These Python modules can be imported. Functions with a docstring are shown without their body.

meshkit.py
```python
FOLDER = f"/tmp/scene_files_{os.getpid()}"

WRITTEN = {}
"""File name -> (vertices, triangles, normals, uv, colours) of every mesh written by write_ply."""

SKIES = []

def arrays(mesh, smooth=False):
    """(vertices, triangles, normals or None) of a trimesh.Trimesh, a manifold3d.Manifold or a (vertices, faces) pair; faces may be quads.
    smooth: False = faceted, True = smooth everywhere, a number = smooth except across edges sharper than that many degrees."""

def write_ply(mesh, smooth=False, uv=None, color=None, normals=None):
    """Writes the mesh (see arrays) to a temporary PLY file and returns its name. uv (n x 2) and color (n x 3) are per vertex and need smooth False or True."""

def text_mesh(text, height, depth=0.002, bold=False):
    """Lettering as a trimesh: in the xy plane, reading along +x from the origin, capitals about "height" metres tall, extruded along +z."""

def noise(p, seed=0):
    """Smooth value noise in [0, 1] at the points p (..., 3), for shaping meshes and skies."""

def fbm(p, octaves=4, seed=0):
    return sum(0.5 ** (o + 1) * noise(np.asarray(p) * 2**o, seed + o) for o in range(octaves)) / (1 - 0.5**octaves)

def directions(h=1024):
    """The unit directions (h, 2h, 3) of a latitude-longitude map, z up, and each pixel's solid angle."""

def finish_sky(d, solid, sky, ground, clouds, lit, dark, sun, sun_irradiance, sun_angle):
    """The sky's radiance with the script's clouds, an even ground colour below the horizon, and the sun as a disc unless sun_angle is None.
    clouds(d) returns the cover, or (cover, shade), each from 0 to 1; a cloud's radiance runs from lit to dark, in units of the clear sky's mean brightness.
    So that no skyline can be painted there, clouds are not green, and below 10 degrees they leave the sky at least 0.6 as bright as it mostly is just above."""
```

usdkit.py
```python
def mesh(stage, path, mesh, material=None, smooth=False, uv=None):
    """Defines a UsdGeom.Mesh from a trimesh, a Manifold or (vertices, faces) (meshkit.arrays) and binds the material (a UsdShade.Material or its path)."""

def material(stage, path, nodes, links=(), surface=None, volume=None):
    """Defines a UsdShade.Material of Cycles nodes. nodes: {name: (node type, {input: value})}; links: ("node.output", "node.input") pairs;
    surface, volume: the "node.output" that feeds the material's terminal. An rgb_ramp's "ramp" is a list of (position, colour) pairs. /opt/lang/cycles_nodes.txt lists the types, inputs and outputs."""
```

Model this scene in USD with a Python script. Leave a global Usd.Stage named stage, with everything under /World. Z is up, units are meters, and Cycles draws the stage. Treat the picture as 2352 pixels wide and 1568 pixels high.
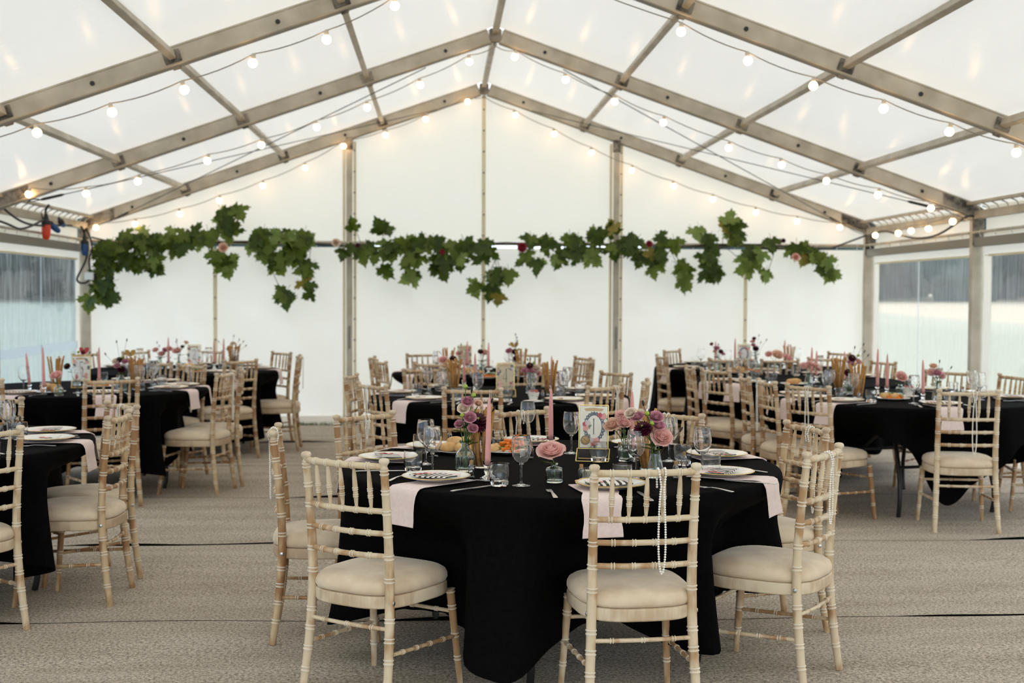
import math, random
import numpy as np
import trimesh, usdkit, meshkit
from pxr import Usd, UsdGeom, UsdLux, UsdShade, Gf, Sdf, Vt

stage = Usd.Stage.CreateInMemory()
UsdGeom.SetStageUpAxis(stage, UsdGeom.Tokens.z)
UsdGeom.SetStageMetersPerUnit(stage, 1.0)
UsdGeom.Xform.Define(stage, '/World')
R0 = random.Random(7)
PI = math.pi

# ---------------------------------------------------------------- camera, sky, exposure
F_PX, PITCH, YAW, ROLL = 2927.2, -0.0359, 0.0561, 0.0038
EYE = np.array([-0.4916, -14.647, 1.4835])
cp, sp, cy_, sy_, cr, sr = math.cos(PITCH), math.sin(PITCH), math.cos(YAW), math.sin(YAW), math.cos(ROLL), math.sin(ROLL)
FWD = np.array([sy_ * cp, cy_ * cp, sp])
_r = np.array([cy_, -sy_, 0.0]); _u = np.cross(_r, FWD)
RIGHT, UP = _r * cr + _u * sr, _u * cr - _r * sr
cam = UsdGeom.Camera.Define(stage, '/World/camera')
cam.CreateHorizontalApertureAttr(36.0)
cam.CreateFocalLengthAttr(F_PX / 2352 * 36.0)
cam.CreateFStopAttr(3.2)
cam.CreateFocusDistanceAttr(4.9)
cam.CreateClippingRangeAttr((0.05, 5000.0))
cam.CreateExposureAttr(-0.38)
m4 = np.eye(4); m4[0, :3], m4[1, :3], m4[2, :3], m4[3, :3] = RIGHT, UP, -FWD, EYE
UsdGeom.Xformable(cam).AddTransformOp().Set(Gf.Matrix4d(*m4.ravel().tolist()))
dome = UsdLux.DomeLight.Define(stage, '/World/sky')          # even overcast sky
dome.CreateIntensityAttr(1.0)
dome.CreateColorAttr(Gf.Vec3f(0.90, 1.0, 1.11))
BULB_POWER = 24.0


def ray(px, py):
    return (px - 1176) / F_PX * RIGHT + (784 - py) / F_PX * UP + FWD


def atz(px, py, z):
    d = ray(px, py); return EYE + d * (z - EYE[2]) / d[2]


def aty(px, py, y):
    d = ray(px, py); return EYE + d * (y - EYE[1]) / d[1]


def atx(px, py, x):
    d = ray(px, py); return EYE + d * (x - EYE[0]) / d[0]


# ---------------------------------------------------------------- scene helpers
USED = {}


def numbered(parent, name):
    k = (parent, name); n = USED.get(k, -1) + 1; USED[k] = n
    return f'{parent}/{name}' if n == 0 else f'{parent}/{name}_{n:03d}'


def tagp(prim, label=None, cat=None, group=None, kind=None):
    for k, v in (('label', label), ('category', cat), ('group', group), ('kind', kind)):
        if v: prim.SetCustomDataByKey(k, v)
    return prim


def place(x, loc=(0, 0, 0), rz=0.0, rot=None, scale=None):
    X = UsdGeom.Xformable(x); X.ClearXformOpOrder()
    if rot is not None:
        m = np.eye(4); m[:3, :3] = np.asarray(rot).T; m[3, :3] = loc
        X.AddTransformOp().Set(Gf.Matrix4d(*m.ravel().tolist()))
    else:
        X.AddTranslateOp().Set(Gf.Vec3d(*[float(c) for c in loc]))
        if rz: X.AddRotateZOp().Set(float(math.degrees(rz)))
        if scale: X.AddScaleOp().Set(Gf.Vec3f(*scale))


def thing(name, label, cat, loc=(0, 0, 0), rz=0.0, group=None, kind=None, rot=None):
    p = numbered('/World', name)
    x = UsdGeom.Xform.Define(stage, p)
    place(x, loc, rz, rot)
    tagp(x.GetPrim(), label, cat, group, kind)
    return p


def raw(path, v, f, material, smooth=True, wash=None):
    if smooth is True:
        n = np.zeros_like(v); fn = np.cross(v[f[:, 1]] - v[f[:, 0]], v[f[:, 2]] - v[f[:, 0]])
        for k in range(3): np.add.at(n, f[:, k], fn)
        ln = np.linalg.norm(n, axis=1, keepdims=True); n = np.where(ln > 1e-14, n / np.maximum(ln, 1e-14), [0, 0, 1.0])
    m = UsdGeom.Mesh.Define(stage, path)
    m.CreatePointsAttr(Vt.Vec3fArray.FromNumpy(v.astype(np.float32)))
    m.CreateFaceVertexCountsAttr(Vt.IntArray.FromNumpy(np.full(len(f), 3, np.int32)))
    m.CreateFaceVertexIndicesAttr(Vt.IntArray.FromNumpy(np.ascontiguousarray(f).astype(np.int32).ravel()))
    m.CreateSubdivisionSchemeAttr('none')
    if smooth is True:
        m.CreateNormalsAttr(Vt.Vec3fArray.FromNumpy(n.astype(np.float32))); m.SetNormalsInterpolation('vertex')
    if wash is not None:
        UsdGeom.PrimvarsAPI(m).CreatePrimvar('wash', Sdf.ValueTypeNames.FloatArray, 'vertex').Set(Vt.FloatArray.FromNumpy(np.asarray(wash, np.float32)))
    UsdShade.MaterialBindingAPI.Apply(m.GetPrim()).Bind(UsdShade.Material.Get(stage, M(material)))
    return m


def part(parent, name, mesh, material, smooth=False, wash=None, label=None):
    p = numbered(parent, name)
    v, f = mesh
    if smooth and smooth is not True:
        m = usdkit.mesh(stage, p, (v, f), M(material), smooth=smooth)
    else:
        m = raw(p, np.asarray(v, float), np.asarray(f, int), material, smooth, wash)
    if label: tagp(m.GetPrim(), label)
    return p


def stuff(p):
    stage.GetPrimAtPath(p).SetCustomDataByKey('kind', 'stuff'); return p


def solo(name, mesh, material, label, cat, smooth=False, group=None, kind=None, loc=None, rz=0.0, rot=None):
    p = part('/World', name, mesh, material, smooth)
    pr = stage.GetPrimAtPath(p)
    if loc is not None: place(UsdGeom.Mesh(pr), loc, rz, rot)
    tagp(pr, label, cat, group, kind)
    return p


def kindclass(name):
    p = f'/World/{name}_kind'
    stage.CreateClassPrim(p)
    return p


def copy(src, name, label, cat, loc, rz=0.0, group=None, rot=None, scale=None):
    p = numbered('/World', name)
    x = UsdGeom.Xform.Define(stage, p)
    x.GetPrim().GetReferences().AddInternalReference(src)
    x.GetPrim().SetInstanceable(True)
    place(x, loc, rz, rot, scale)
    tagp(x.GetPrim(), label, cat, group)
    return p


# ---------------------------------------------------------------- mesh helpers: every one returns (vertices, triangles)
def cat(ms):
    vs, fs, n = [], [], 0
    for v, f in ms:
        vs.append(np.asarray(v, float)); fs.append(np.asarray(f, int) + n); n += len(v)
    return np.vstack(vs), np.vstack(fs)


def tf(m, loc=(0, 0, 0), rz=0.0, rot=None, s=1.0):
    v, f = m; v = np.asarray(v, float) * s
    if rot is not None: v = v @ np.asarray(rot).T
    if rz:
        c, s_ = math.cos(rz), math.sin(rz); v = v @ np.array([[c, s_, 0], [-s_, c, 0], [0, 0, 1]])
    return v + np.asarray(loc, float), f


def rotm(axis, a):
    return trimesh.transformations.rotation_matrix(a, axis)[:3, :3]


def box(c, s, ch=0.0):
    x, y, z = [k / 2 for k in s]
    if ch:
        p = [(-x, -y + ch), (-x + ch, -y), (x - ch, -y), (x, -y + ch), (x, y - ch), (x - ch, y), (-x + ch, y), (-x, y - ch)]
        q = [(a * (1 - ch / x), b * (1 - ch / y)) for a, b in p]
        rings = [(q, -z), (p, -z + ch), (p, z - ch), (q, z)]
        v = np.array([(a, b, h) for r, h in rings for a, b in r]); f = []
        for k in range(3):
            for i in range(8):
                j = (i + 1) % 8; a, b, cc, d = k * 8 + i, k * 8 + j, k * 8 + 8 + j, k * 8 + 8 + i
                f += [(a, b, cc), (a, cc, d)]
        for i in range(1, 7): f += [(0, i + 1, i), (24, 24 + i, 24 + i + 1)]
        return v + np.asarray(c, float), np.array(f)
    m = trimesh.creation.box([2 * x, 2 * y, 2 * z])
    return np.array(m.vertices) + np.asarray(c, float), np.array(m.faces)


def frames(P):
    t = np.gradient(P, axis=0); t /= np.linalg.norm(t, axis=1, keepdims=True) + 1e-12
    a = np.cross(t[0], [0, 0, 1.0] if abs(t[0][2]) < 0.9 else [1.0, 0, 0]); a /= np.linalg.norm(a)
    A = []
    for k in range(len(P)):
        a = a - t[k] * (a @ t[k]); a /= np.linalg.norm(a) + 1e-12; A.append(a.copy())
    A = np.array(A); return A, np.cross(t, A)


def tube(P, r, n=8, cap=True):
    P = np.asarray(P, float); r = np.broadcast_to(r, (len(P),))
    A, B = frames(P); g = np.arange(n) * 2 * PI / n
    v = (P[:, None] + r[:, None, None] * (np.cos(g)[None, :, None] * A[:, None] + np.sin(g)[None, :, None] * B[:, None])).reshape(-1, 3)
    i, j = np.meshgrid(np.arange(len(P) - 1), np.arange(n), indexing='ij')
    a, b = (i * n + j).ravel(), (i * n + (j + 1) % n).ravel()
    f = np.vstack([np.stack([a, b, b + n], 1), np.stack([a, b + n, a + n], 1)])
    if cap:
        v = np.vstack([v, P[0], P[-1]]); k = len(v) - 2; e = (len(P) - 1) * n
        j = np.arange(n)
        f = np.vstack([f, np.stack([(j + 1) % n, j, np.full(n, k)], 1), np.stack([e + j, e + (j + 1) % n, np.full(n, k + 1)], 1)])
    return v, f


def lathe(prof, n=24, closed=False):
    prof = np.asarray(prof, float); g = np.arange(n) * 2 * PI / n
    v = np.stack([prof[:, 0, None] * np.cos(g), prof[:, 0, None] * np.sin(g), np.repeat(prof[:, 1, None], n, 1)], -1).reshape(-1, 3)
    f = []; m = len(prof)
    for k in range(m if closed else m - 1):
        k2 = (k + 1) % m
        for j in range(n):
            a, b, c, d = k * n + j, k * n + (j + 1) % n, k2 * n + (j + 1) % n, k2 * n + j
            if prof[k, 0] > 1e-9: f.append((a, b, c))
            if prof[k2, 0] > 1e-9: f.append((a, c, d))
    return v, np.array(f)


def ball(c, r, sub=2, s=(1, 1, 1)):
    m = trimesh.creation.icosphere(sub, 1.0)
    return np.array(m.vertices) * r * np.asarray(s) + np.asarray(c, float), np.array(m.faces)


def grid(P):
    P = np.asarray(P, float); a, b = P.shape[:2]
    i, j = np.meshgrid(np.arange(a - 1), np.arange(b - 1), indexing='ij')
    q = (i * b + j).ravel()
    return P.reshape(-1, 3), np.vstack([np.stack([q, q + 1, q + b + 1], 1), np.stack([q, q + b + 1, q + b], 1)])


def slab(P, n, t):
    """A grid surface given thickness t along the unit normals n (same shape or one vector)."""
    P = np.asarray(P, float); a, b = P.shape[:2]
    v1, f1 = grid(P); v2 = v1 + np.broadcast_to(np.asarray(n, float), P.shape).reshape(-1, 3) * t
    N = len(v1); rim = [i * b for i in range(a)] + [(a - 1) * b + j for j in range(1, b)] + [i * b + b - 1 for i in range(a - 2, -1, -1)] + [j for j in range(b - 2, 0, -1)]
    e = []
    for k in range(len(rim)):
        p, q = rim[k], rim[(k + 1) % len(rim)]; e += [(p, q, q + N), (p, q + N, p + N)]
    return np.vstack([v1, v2]), np.vstack([f1[:, ::-1], f1 + N, np.array(e)])


def prism(poly, d, holes=None):
    from shapely.geometry import Polygon
    m = trimesh.creation.extrude_polygon(Polygon(poly, holes or []), d, engine='earcut')
    return np.array(m.vertices), np.array(m.faces)


def bar(p0, p1, w, h, up=(0, 0, 1), ch=0.004):
    """A straight bar of section w (sideways) by h (along up), chamfered."""
    p0, p1 = np.asarray(p0, float), np.asarray(p1, float); t = p1 - p0; L = np.linalg.norm(t); t /= L
    s = np.cross(t, up); s /= np.linalg.norm(s); u = np.cross(s, t)
    v, f = box((0, 0, 0), (w, h, L), ch)
    return v @ np.array([s, u, t]) + (p0 + p1) / 2, f[:, ::-1] if np.linalg.det(np.array([s, u, t])) < 0 else f


def cable(p0, p1, sag, r, n=14, k=5):
    t = np.linspace(0, 1, n)[:, None]; P = np.asarray(p0) * (1 - t) + np.asarray(p1) * t
    P[:, 2] -= (4 * sag * t * (1 - t))[:, 0]
    return tube(P, r, k)


# ---------------------------------------------------------------- materials
LOOK = {}
NT = 'noise_texture'


def M(name):
    if name not in LOOK: LOOK[name] = '/World/Looks/' + name; MATS[name]('/World/Looks/' + name)
    return LOOK[name]


def plain(c, rough=0.5, **kw):
    def go(p): usdkit.material(stage, p, {'p': ('principled_bsdf', {'base_color': c, 'roughness': rough, **kw})}, [], surface='p.BSDF')
    return go


def mottled(c1, c2, scale, rough=0.5, bump=0.0, stretch=(1, 1, 1), detail=4, lo=0.35, hi=0.65, coord='object', bscale=None, dist=0.002, **kw):
    def go(p):
        n = {'tc': ('texture_coordinate', {}), 'mp': ('mapping', {'scale': stretch}), 'n': (NT, {'scale': scale, 'detail': detail}),
             'r': ('rgb_ramp', {'ramp': [(lo, c1), (hi, c2)]}), 'p': ('principled_bsdf', {'roughness': rough, **kw})}
        l = [('tc.' + coord if coord != 'world' else 'g.position', 'mp.vector'), ('mp.vector', 'n.vector'), ('n.fac', 'r.fac'), ('r.color', 'p.base_color')]
        if coord == 'world': n['g'] = ('geometry', {}); del n['tc']
        if bump:
            n['b'] = ('bump', {'strength': bump, 'distance': dist}); n['n2'] = (NT, {'scale': bscale or scale * 3, 'detail': 3})
            l += [('mp.vector', 'n2.vector'), ('n2.fac', 'b.height'), ('b.normal', 'p.normal')]
        usdkit.material(stage, p, n, l, surface='p.BSDF')
    return go


def wood(c_tan, c_pale, amount):
    def go(p):
        n = {'tc': ('texture_coordinate', {}), 'oi': ('object_info', {}), 'mp': ('mapping', {'scale': (1, 1, 0.16)}), 'n': (NT, {'scale': 30, 'detail': 4, 'roughness': 0.6}),
             'n3': (NT, {'scale': 7, 'detail': 2}), 'mm': ('math', {'math_type': 'multiply_add', 'value2': 0.5}), 'r': ('rgb_ramp', {'ramp': [(amount - 0.10, c_tan), (amount + 0.07, c_pale)]}),
             'at': ('attribute', {'attribute': 'wash'}), 'mx': ('mix', {'color2': (0.76, 0.68, 0.54)}), 'ma': ('math', {'math_type': 'multiply', 'value2': 0.85}),
             'p': ('principled_bsdf', {'roughness': 0.42, 'specular_ior_level': 0.35})}
        l = [('tc.object', 'mp.vector'), ('mp.vector', 'n.vector'), ('tc.object', 'n3.vector'), ('n.fac', 'mm.value1'), ('n3.fac', 'mm.value3'),
             ('mm.value', 'sub.value1'), ('sub.value', 'r.fac'), ('r.color', 'mx.color1'), ('at.fac', 'ma.value1'), ('ma.value', 'mx.fac'), ('mx.color', 'p.base_color')]
        n['sub'] = ('math', {'math_type': 'subtract', 'value2': 0.25})
        usdkit.material(stage, p, n, l, surface='p.BSDF')
    return go


def fabric(c, trans, gloss=0.05, wave=0.35, rough=0.28, sc=(0.6, 7, 7), mix=None):
    """PVC sheet: diffuse + translucent + a glossy face."""
    def go(p):
        n = {'g': ('geometry', {}), 'mp': ('mapping', {'scale': sc}), 'n': (NT, {'scale': 3.0, 'detail': 3}), 'b': ('bump', {'strength': wave, 'distance': 0.02}),
             'n2': (NT, {'scale': 1.1, 'detail': 3}), 'r': ('rgb_ramp', {'ramp': [(0.3, [k * 0.965 for k in c]), (0.7, c)]}),
             'd': ('diffuse_bsdf', {}), 't': ('translucent_bsdf', {'color': c}), 'm': ('mix_closure', {'fac': trans}),
             's': ('glossy_bsdf', {'color': (1, 1, 1), 'roughness': rough}), 'f': ('layer_weight', {'blend': 0.5}), 'pw': ('math', {'math_type': 'power', 'value2': 4.0}), 'fm': ('math', {'math_type': 'multiply_add', 'value2': gloss * 25, 'value3': gloss}), 'm2': ('mix_closure', {})}
        l = [('g.position', 'mp.vector'), ('mp.vector', 'n.vector'), ('n.fac', 'b.height'), ('b.normal', 's.normal'), ('b.normal', 'd.normal'), ('g.position', 'n2.vector'), ('n2.fac', 'r.fac'), ('r.color', 'd.color'), ('d.BSDF', 'm.closure1'), ('t.BSDF', 'm.closure2'),
             ('m.closure', 'm2.closure1'), ('s.BSDF', 'm2.closure2'), ('f.facing', 'pw.value1'), ('pw.value', 'fm.value1'), ('fm.value', 'm2.fac')]
        usdkit.material(stage, p, n, l, surface='m2.closure')
    return go


def pvc(haze, streak, tint=(1, 1, 1), g0=0.035):
    """Clear window sheet, hazed and streaked by rain."""
    def go(p):
        n = {'g': ('geometry', {}), 'mp': ('mapping', {'scale': (60, 60, 2.2)}), 'n': (NT, {'scale': 1.0, 'detail': 4, 'roughness': 0.65}), 'r': ('map_range', {'from_min': 0.45, 'from_max': 0.75, 'to_min': haze, 'to_max': haze + streak, 'clamp': True}),
             't': ('transparent_bsdf', {'color': tint}), 'd': ('diffuse_bsdf', {'color': (0.8, 0.84, 0.86)}), 'tr': ('translucent_bsdf', {'color': (0.8, 0.84, 0.86)}), 'dt': ('mix_closure', {'fac': 0.6}), 'm': ('mix_closure', {}),
             's': ('glossy_bsdf', {'color': (1, 1, 1), 'roughness': 0.06}), 'f': ('layer_weight', {'blend': 0.5}), 'pw': ('math', {'math_type': 'power', 'value2': 5.0}), 'fm': ('math', {'math_type': 'multiply_add', 'value2': 0.55, 'value3': g0}), 'm2': ('mix_closure', {})}
        l = [('g.position', 'mp.vector'), ('mp.vector', 'n.vector'), ('n.fac', 'r.value'), ('r.result', 'm.fac'), ('t.BSDF', 'm.closure1'), ('d.BSDF', 'dt.closure1'), ('tr.BSDF', 'dt.closure2'), ('dt.closure', 'm.closure2'),
             ('m.closure', 'm2.closure1'), ('s.BSDF', 'm2.closure2'), ('f.facing', 'pw.value1'), ('pw.value', 'fm.value1'), ('fm.value', 'm2.fac')]
        usdkit.material(stage, p, n, l, surface='m2.closure')
    return go


def leafy(c1, c2, tr=0.36, vein=True, sc=3.0):
    def go(p):
        n = {'tc': ('texture_coordinate', {}), 'g': ('geometry', {}), 'n': (NT, {'scale': sc * 4, 'detail': 3}), 'r': ('rgb_ramp', {'ramp': [(0.3, c1), (0.7, c2)]}),
             'p': ('principled_bsdf', {'roughness': 0.42, 'specular_ior_level': 0.35}), 't': ('translucent_bsdf', {}), 'm': ('mix_closure', {'fac': tr})}
        l = [('g.position', 'n.vector'), ('n.fac', 'r.fac'), ('r.color', 'p.base_color'), ('r.color', 't.color'), ('p.BSDF', 'm.closure1'), ('t.BSDF', 'm.closure2')]
        usdkit.material(stage, p, n, l, surface='m.closure')
    return go


def carpet(p):
    n = {'g': ('geometry', {}), 'n': (NT, {'scale': 75, 'detail': 5, 'roughness': 0.85}), 'r': ('rgb_ramp', {'ramp': [(0.36, (0.140, 0.112, 0.084)), (0.64, (0.80, 0.70, 0.575))]}),
         'mp': ('mapping', {'scale': (0.5, 2.2, 1)}), 'n2': (NT, {'scale': 2.2, 'detail': 4}), 'r2': ('rgb_ramp', {'ramp': [(0.3, (0.78, 0.76, 0.72)), (0.65, (1, 1, 1))]}),
         'mx': ('mix', {'mix_type': 'multiply', 'fac': 1.0}), 'b': ('bump', {'strength': 0.5, 'distance': 0.004}), 'p': ('principled_bsdf', {'roughness': 0.95, 'specular_ior_level': 0.1})}
    l = [('g.position', 'n.vector'), ('n.fac', 'r.fac'), ('g.position', 'mp.vector'), ('mp.vector', 'n2.vector'), ('n2.fac', 'r2.fac'), ('r.color', 'mx.color1'), ('r2.color', 'mx.color2'),
         ('mx.color', 'p.base_color'), ('n.fac', 'b.height'), ('b.normal', 'p.normal')]
    usdkit.material(stage, p, n, l, surface='p.BSDF')


def stripes(p):
    n = {'tc': ('texture_coordinate', {}), 'w': ('wave_texture', {'bands_direction': 'x', 'scale': 13.0}), 'r': ('rgb_ramp', {'ramp': [(0.52, (0.86, 0.78, 0.72)), (0.60, (0.03, 0.03, 0.03))]}), 'p': ('principled_bsdf', {'roughness': 0.8})}
    usdkit.material(stage, p, n, [('tc.object', 'w.vector'), ('w.color', 'r.fac'), ('r.color', 'p.base_color')], surface='p.BSDF')


def field(p):
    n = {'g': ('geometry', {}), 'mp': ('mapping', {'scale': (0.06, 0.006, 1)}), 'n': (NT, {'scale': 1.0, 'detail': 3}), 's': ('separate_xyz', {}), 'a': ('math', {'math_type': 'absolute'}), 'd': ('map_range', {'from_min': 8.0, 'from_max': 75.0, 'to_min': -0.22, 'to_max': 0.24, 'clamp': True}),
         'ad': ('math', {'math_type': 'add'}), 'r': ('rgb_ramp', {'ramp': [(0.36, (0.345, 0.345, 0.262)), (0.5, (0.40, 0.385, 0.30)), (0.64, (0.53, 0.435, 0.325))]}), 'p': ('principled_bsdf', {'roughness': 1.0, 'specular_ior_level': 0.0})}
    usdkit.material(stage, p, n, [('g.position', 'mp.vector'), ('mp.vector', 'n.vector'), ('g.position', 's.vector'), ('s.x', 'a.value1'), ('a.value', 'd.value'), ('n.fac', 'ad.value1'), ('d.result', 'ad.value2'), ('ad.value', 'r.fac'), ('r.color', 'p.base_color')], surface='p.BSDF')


def bulb(p):
    usdkit.material(stage, p, {'e': ('emission', {'color': (1.0, 0.60, 0.26), 'strength': BULB_POWER})}, [], surface='e.emission')


GLASS = {'transmission_weight': 1.0, 'ior': 1.45, 'specular_ior_level': 0.5}
MATS = {
    'limewashed_wood': wood((0.35, 0.185, 0.080), (0.58, 0.42, 0.245), 0.52), 'pale_wood': wood((0.42, 0.25, 0.12), (0.66, 0.53, 0.36), 0.46),
    'velvet': mottled((0.58, 0.44, 0.295), (0.74, 0.60, 0.435), 9, 0.85, 0.15, sheen_weight=0.5, sheen_roughness=0.4, sheen_tint=(0.9, 0.85, 0.75)),
    'black_cloth': mottled((0.0022, 0.0021, 0.0022), (0.0036, 0.0033, 0.0033), 40, 0.9, 0.25, specular_ior_level=0.04),
    'pink_linen': mottled((0.80, 0.64, 0.60), (0.85, 0.70, 0.66), 60, 0.9, 0.2), 'white_paper': plain((0.82, 0.79, 0.72), 0.8), 'stripe_print': stripes,
    'glass': plain((1, 1, 1), 0.0, **GLASS), 'green_glass': plain((0.90, 0.97, 0.93), 0.05, **GLASS), 'water': plain((1, 1, 1), 0.0, transmission_weight=1.0, ior=1.33),
    'china': plain((0.82, 0.79, 0.73), 0.2, coat_weight=0.4), 'gold': plain((0.85, 0.58, 0.18), 0.28, metallic=1.0), 'brass': plain((0.78, 0.58, 0.22), 0.3, metallic=1.0), 'steel': plain((0.75, 0.73, 0.70), 0.3, metallic=1.0),
    'aluminium': mottled((0.42, 0.375, 0.295), (0.57, 0.515, 0.425), 5, 0.5, 0.1, stretch=(1, 1, 1), metallic=0.2), 'dark_joint': mottled((0.04, 0.036, 0.03), (0.34, 0.30, 0.25), 12, 0.7, coord='world'),
    'grey_steel': plain((0.24, 0.23, 0.20), 0.5, metallic=0.3), 'black_metal': plain((0.012, 0.012, 0.013), 0.4), 'black_rubber': plain((0.012, 0.013, 0.016), 0.6),
    'roof_pvc': fabric((0.93, 0.875, 0.785), 0.315, 0.008, 0.12, 0.21, (1.2, 9, 9)), 'wall_pvc': fabric((0.93, 0.89, 0.81), 0.375, 0.012, 0.15, 0.4, (2, 2, 1.2)), 'webbing': fabric((0.88, 0.82, 0.66), 0.40, 0.004, 0.1, 0.5),
    'clear_pvc': pvc(0.15, 0.22), 'wet_pvc': pvc(0.08, 0.40, (0.56, 0.67, 0.79)), 'seam_glare_pvc': pvc(0.7, 0.2),  # last one, milky white, serves the weld strip and the modelled window glare
    'carpet': carpet, 'dark_seam': plain((0.02, 0.018, 0.015), 0.9), 'grass': leafy((0.06, 0.11, 0.02), (0.15, 0.22, 0.05), 0.2), 'field': field,
    'tree_crown_haze': mottled((0.018, 0.036, 0.038), (0.05, 0.085, 0.085), 0.5, 0.9, coord='world'), 'trunk': plain((0.06, 0.05, 0.04), 0.9),  # bluish haze of distance is mixed into the crown colours
    'maple_dark': leafy((0.032, 0.056, 0.006), (0.068, 0.110, 0.010)), 'maple_mid': leafy((0.084, 0.130, 0.012), (0.140, 0.190, 0.024)), 'maple_light': leafy((0.12, 0.20, 0.035), (0.22, 0.28, 0.07), 0.35), 'maple_yellow': leafy((0.20, 0.20, 0.03), (0.32, 0.24, 0.05), 0.35),
    'stem': plain((0.06, 0.13, 0.025), 0.5), 'brown_stem': plain((0.09, 0.055, 0.03), 0.7),
    'rose_pink': leafy((0.84, 0.47, 0.42), (0.92, 0.62, 0.56), 0.35, sc=12), 'rose_mauve': leafy((0.56, 0.23, 0.30), (0.72, 0.37, 0.43), 0.3, sc=12), 'rose_peach': leafy((0.86, 0.54, 0.40), (0.92, 0.70, 0.56), 0.35, sc=12), 'rose_cream': leafy((0.82, 0.70, 0.52), (0.88, 0.74, 0.64), 0.3, sc=12),
    'dahlia_burgundy': leafy((0.035, 0.002, 0.010), (0.085, 0.006, 0.022), 0.15, sc=12), 'dahlia_red': leafy((0.19, 0.006, 0.018), (0.30, 0.012, 0.03), 0.2, sc=12), 'bud_green': plain((0.32, 0.42, 0.04), 0.5), 'seed_black': plain((0.02, 0.012, 0.014), 0.7), 'butterfly': plain((0.45, 0.25, 0.04), 0.6),
    'candle': plain((0.72, 0.33, 0.30), 0.45, subsurface_weight=0.15, subsurface_scale=0.01), 'wick': plain((0.75, 0.6, 0.5), 0.9), 'breadstick': mottled((0.42, 0.18, 0.03), (0.60, 0.31, 0.08), 30, 0.6), 'roll': mottled((0.60, 0.32, 0.10), (0.78, 0.54, 0.27), 18, 0.7),
    'carrot': mottled((0.72, 0.16, 0.008), (0.82, 0.25, 0.02), 30, 0.5), 'cucumber': mottled((0.10, 0.22, 0.03), (0.45, 0.52, 0.18), 30, 0.5), 'olive': plain((0.19, 0.18, 0.03), 0.35), 'petal': plain((0.80, 0.30, 0.25), 0.7), 'cream_dip': plain((0.80, 0.74, 0.58), 0.5),
    'cork': plain((0.42, 0.24, 0.10), 0.9), 'pearl': plain((0.86, 0.82, 0.74), 0.18, coat_weight=0.5), 'tag_black': plain((0.02, 0.02, 0.022), 0.7),
    'card': mottled((0.82, 0.76, 0.62), (0.88, 0.83, 0.70), 20, 0.7), 'card_tan': mottled((0.52, 0.40, 0.23), (0.62, 0.50, 0.32), 20, 0.7), 'card_white': plain((0.78, 0.76, 0.70), 0.7), 'print_black': plain((0.02, 0.018, 0.018), 0.7), 'print_slate': plain((0.085, 0.10, 0.12), 0.7), 'print_red': plain((0.50, 0.05, 0.06), 0.7), 'print_pink': plain((0.72, 0.32, 0.27), 0.7), 'print_lilac': plain((0.66, 0.55, 0.52), 0.7), 'print_green': plain((0.12, 0.22, 0.11), 0.7), 'print_tan': plain((0.55, 0.36, 0.16), 0.7), 'print_brown': plain((0.15, 0.08, 0.035), 0.7),
    'bulb_glow': bulb, 'socket': plain((0.55, 0.52, 0.45), 0.5), 'cable_grey': plain((0.28, 0.25, 0.20), 0.6), 'wire_dark': plain((0.06, 0.07, 0.065), 0.45, metallic=0.5), 'plug_red': plain((0.70, 0.05, 0.012), 0.4), 'plug_blue': plain((0.01, 0.06, 0.20), 0.4), 'white_plastic': plain((0.75, 0.74, 0.70), 0.4), 'bolt': plain((0.6, 0.6, 0.58), 0.3, metallic=1.0),
}

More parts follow.
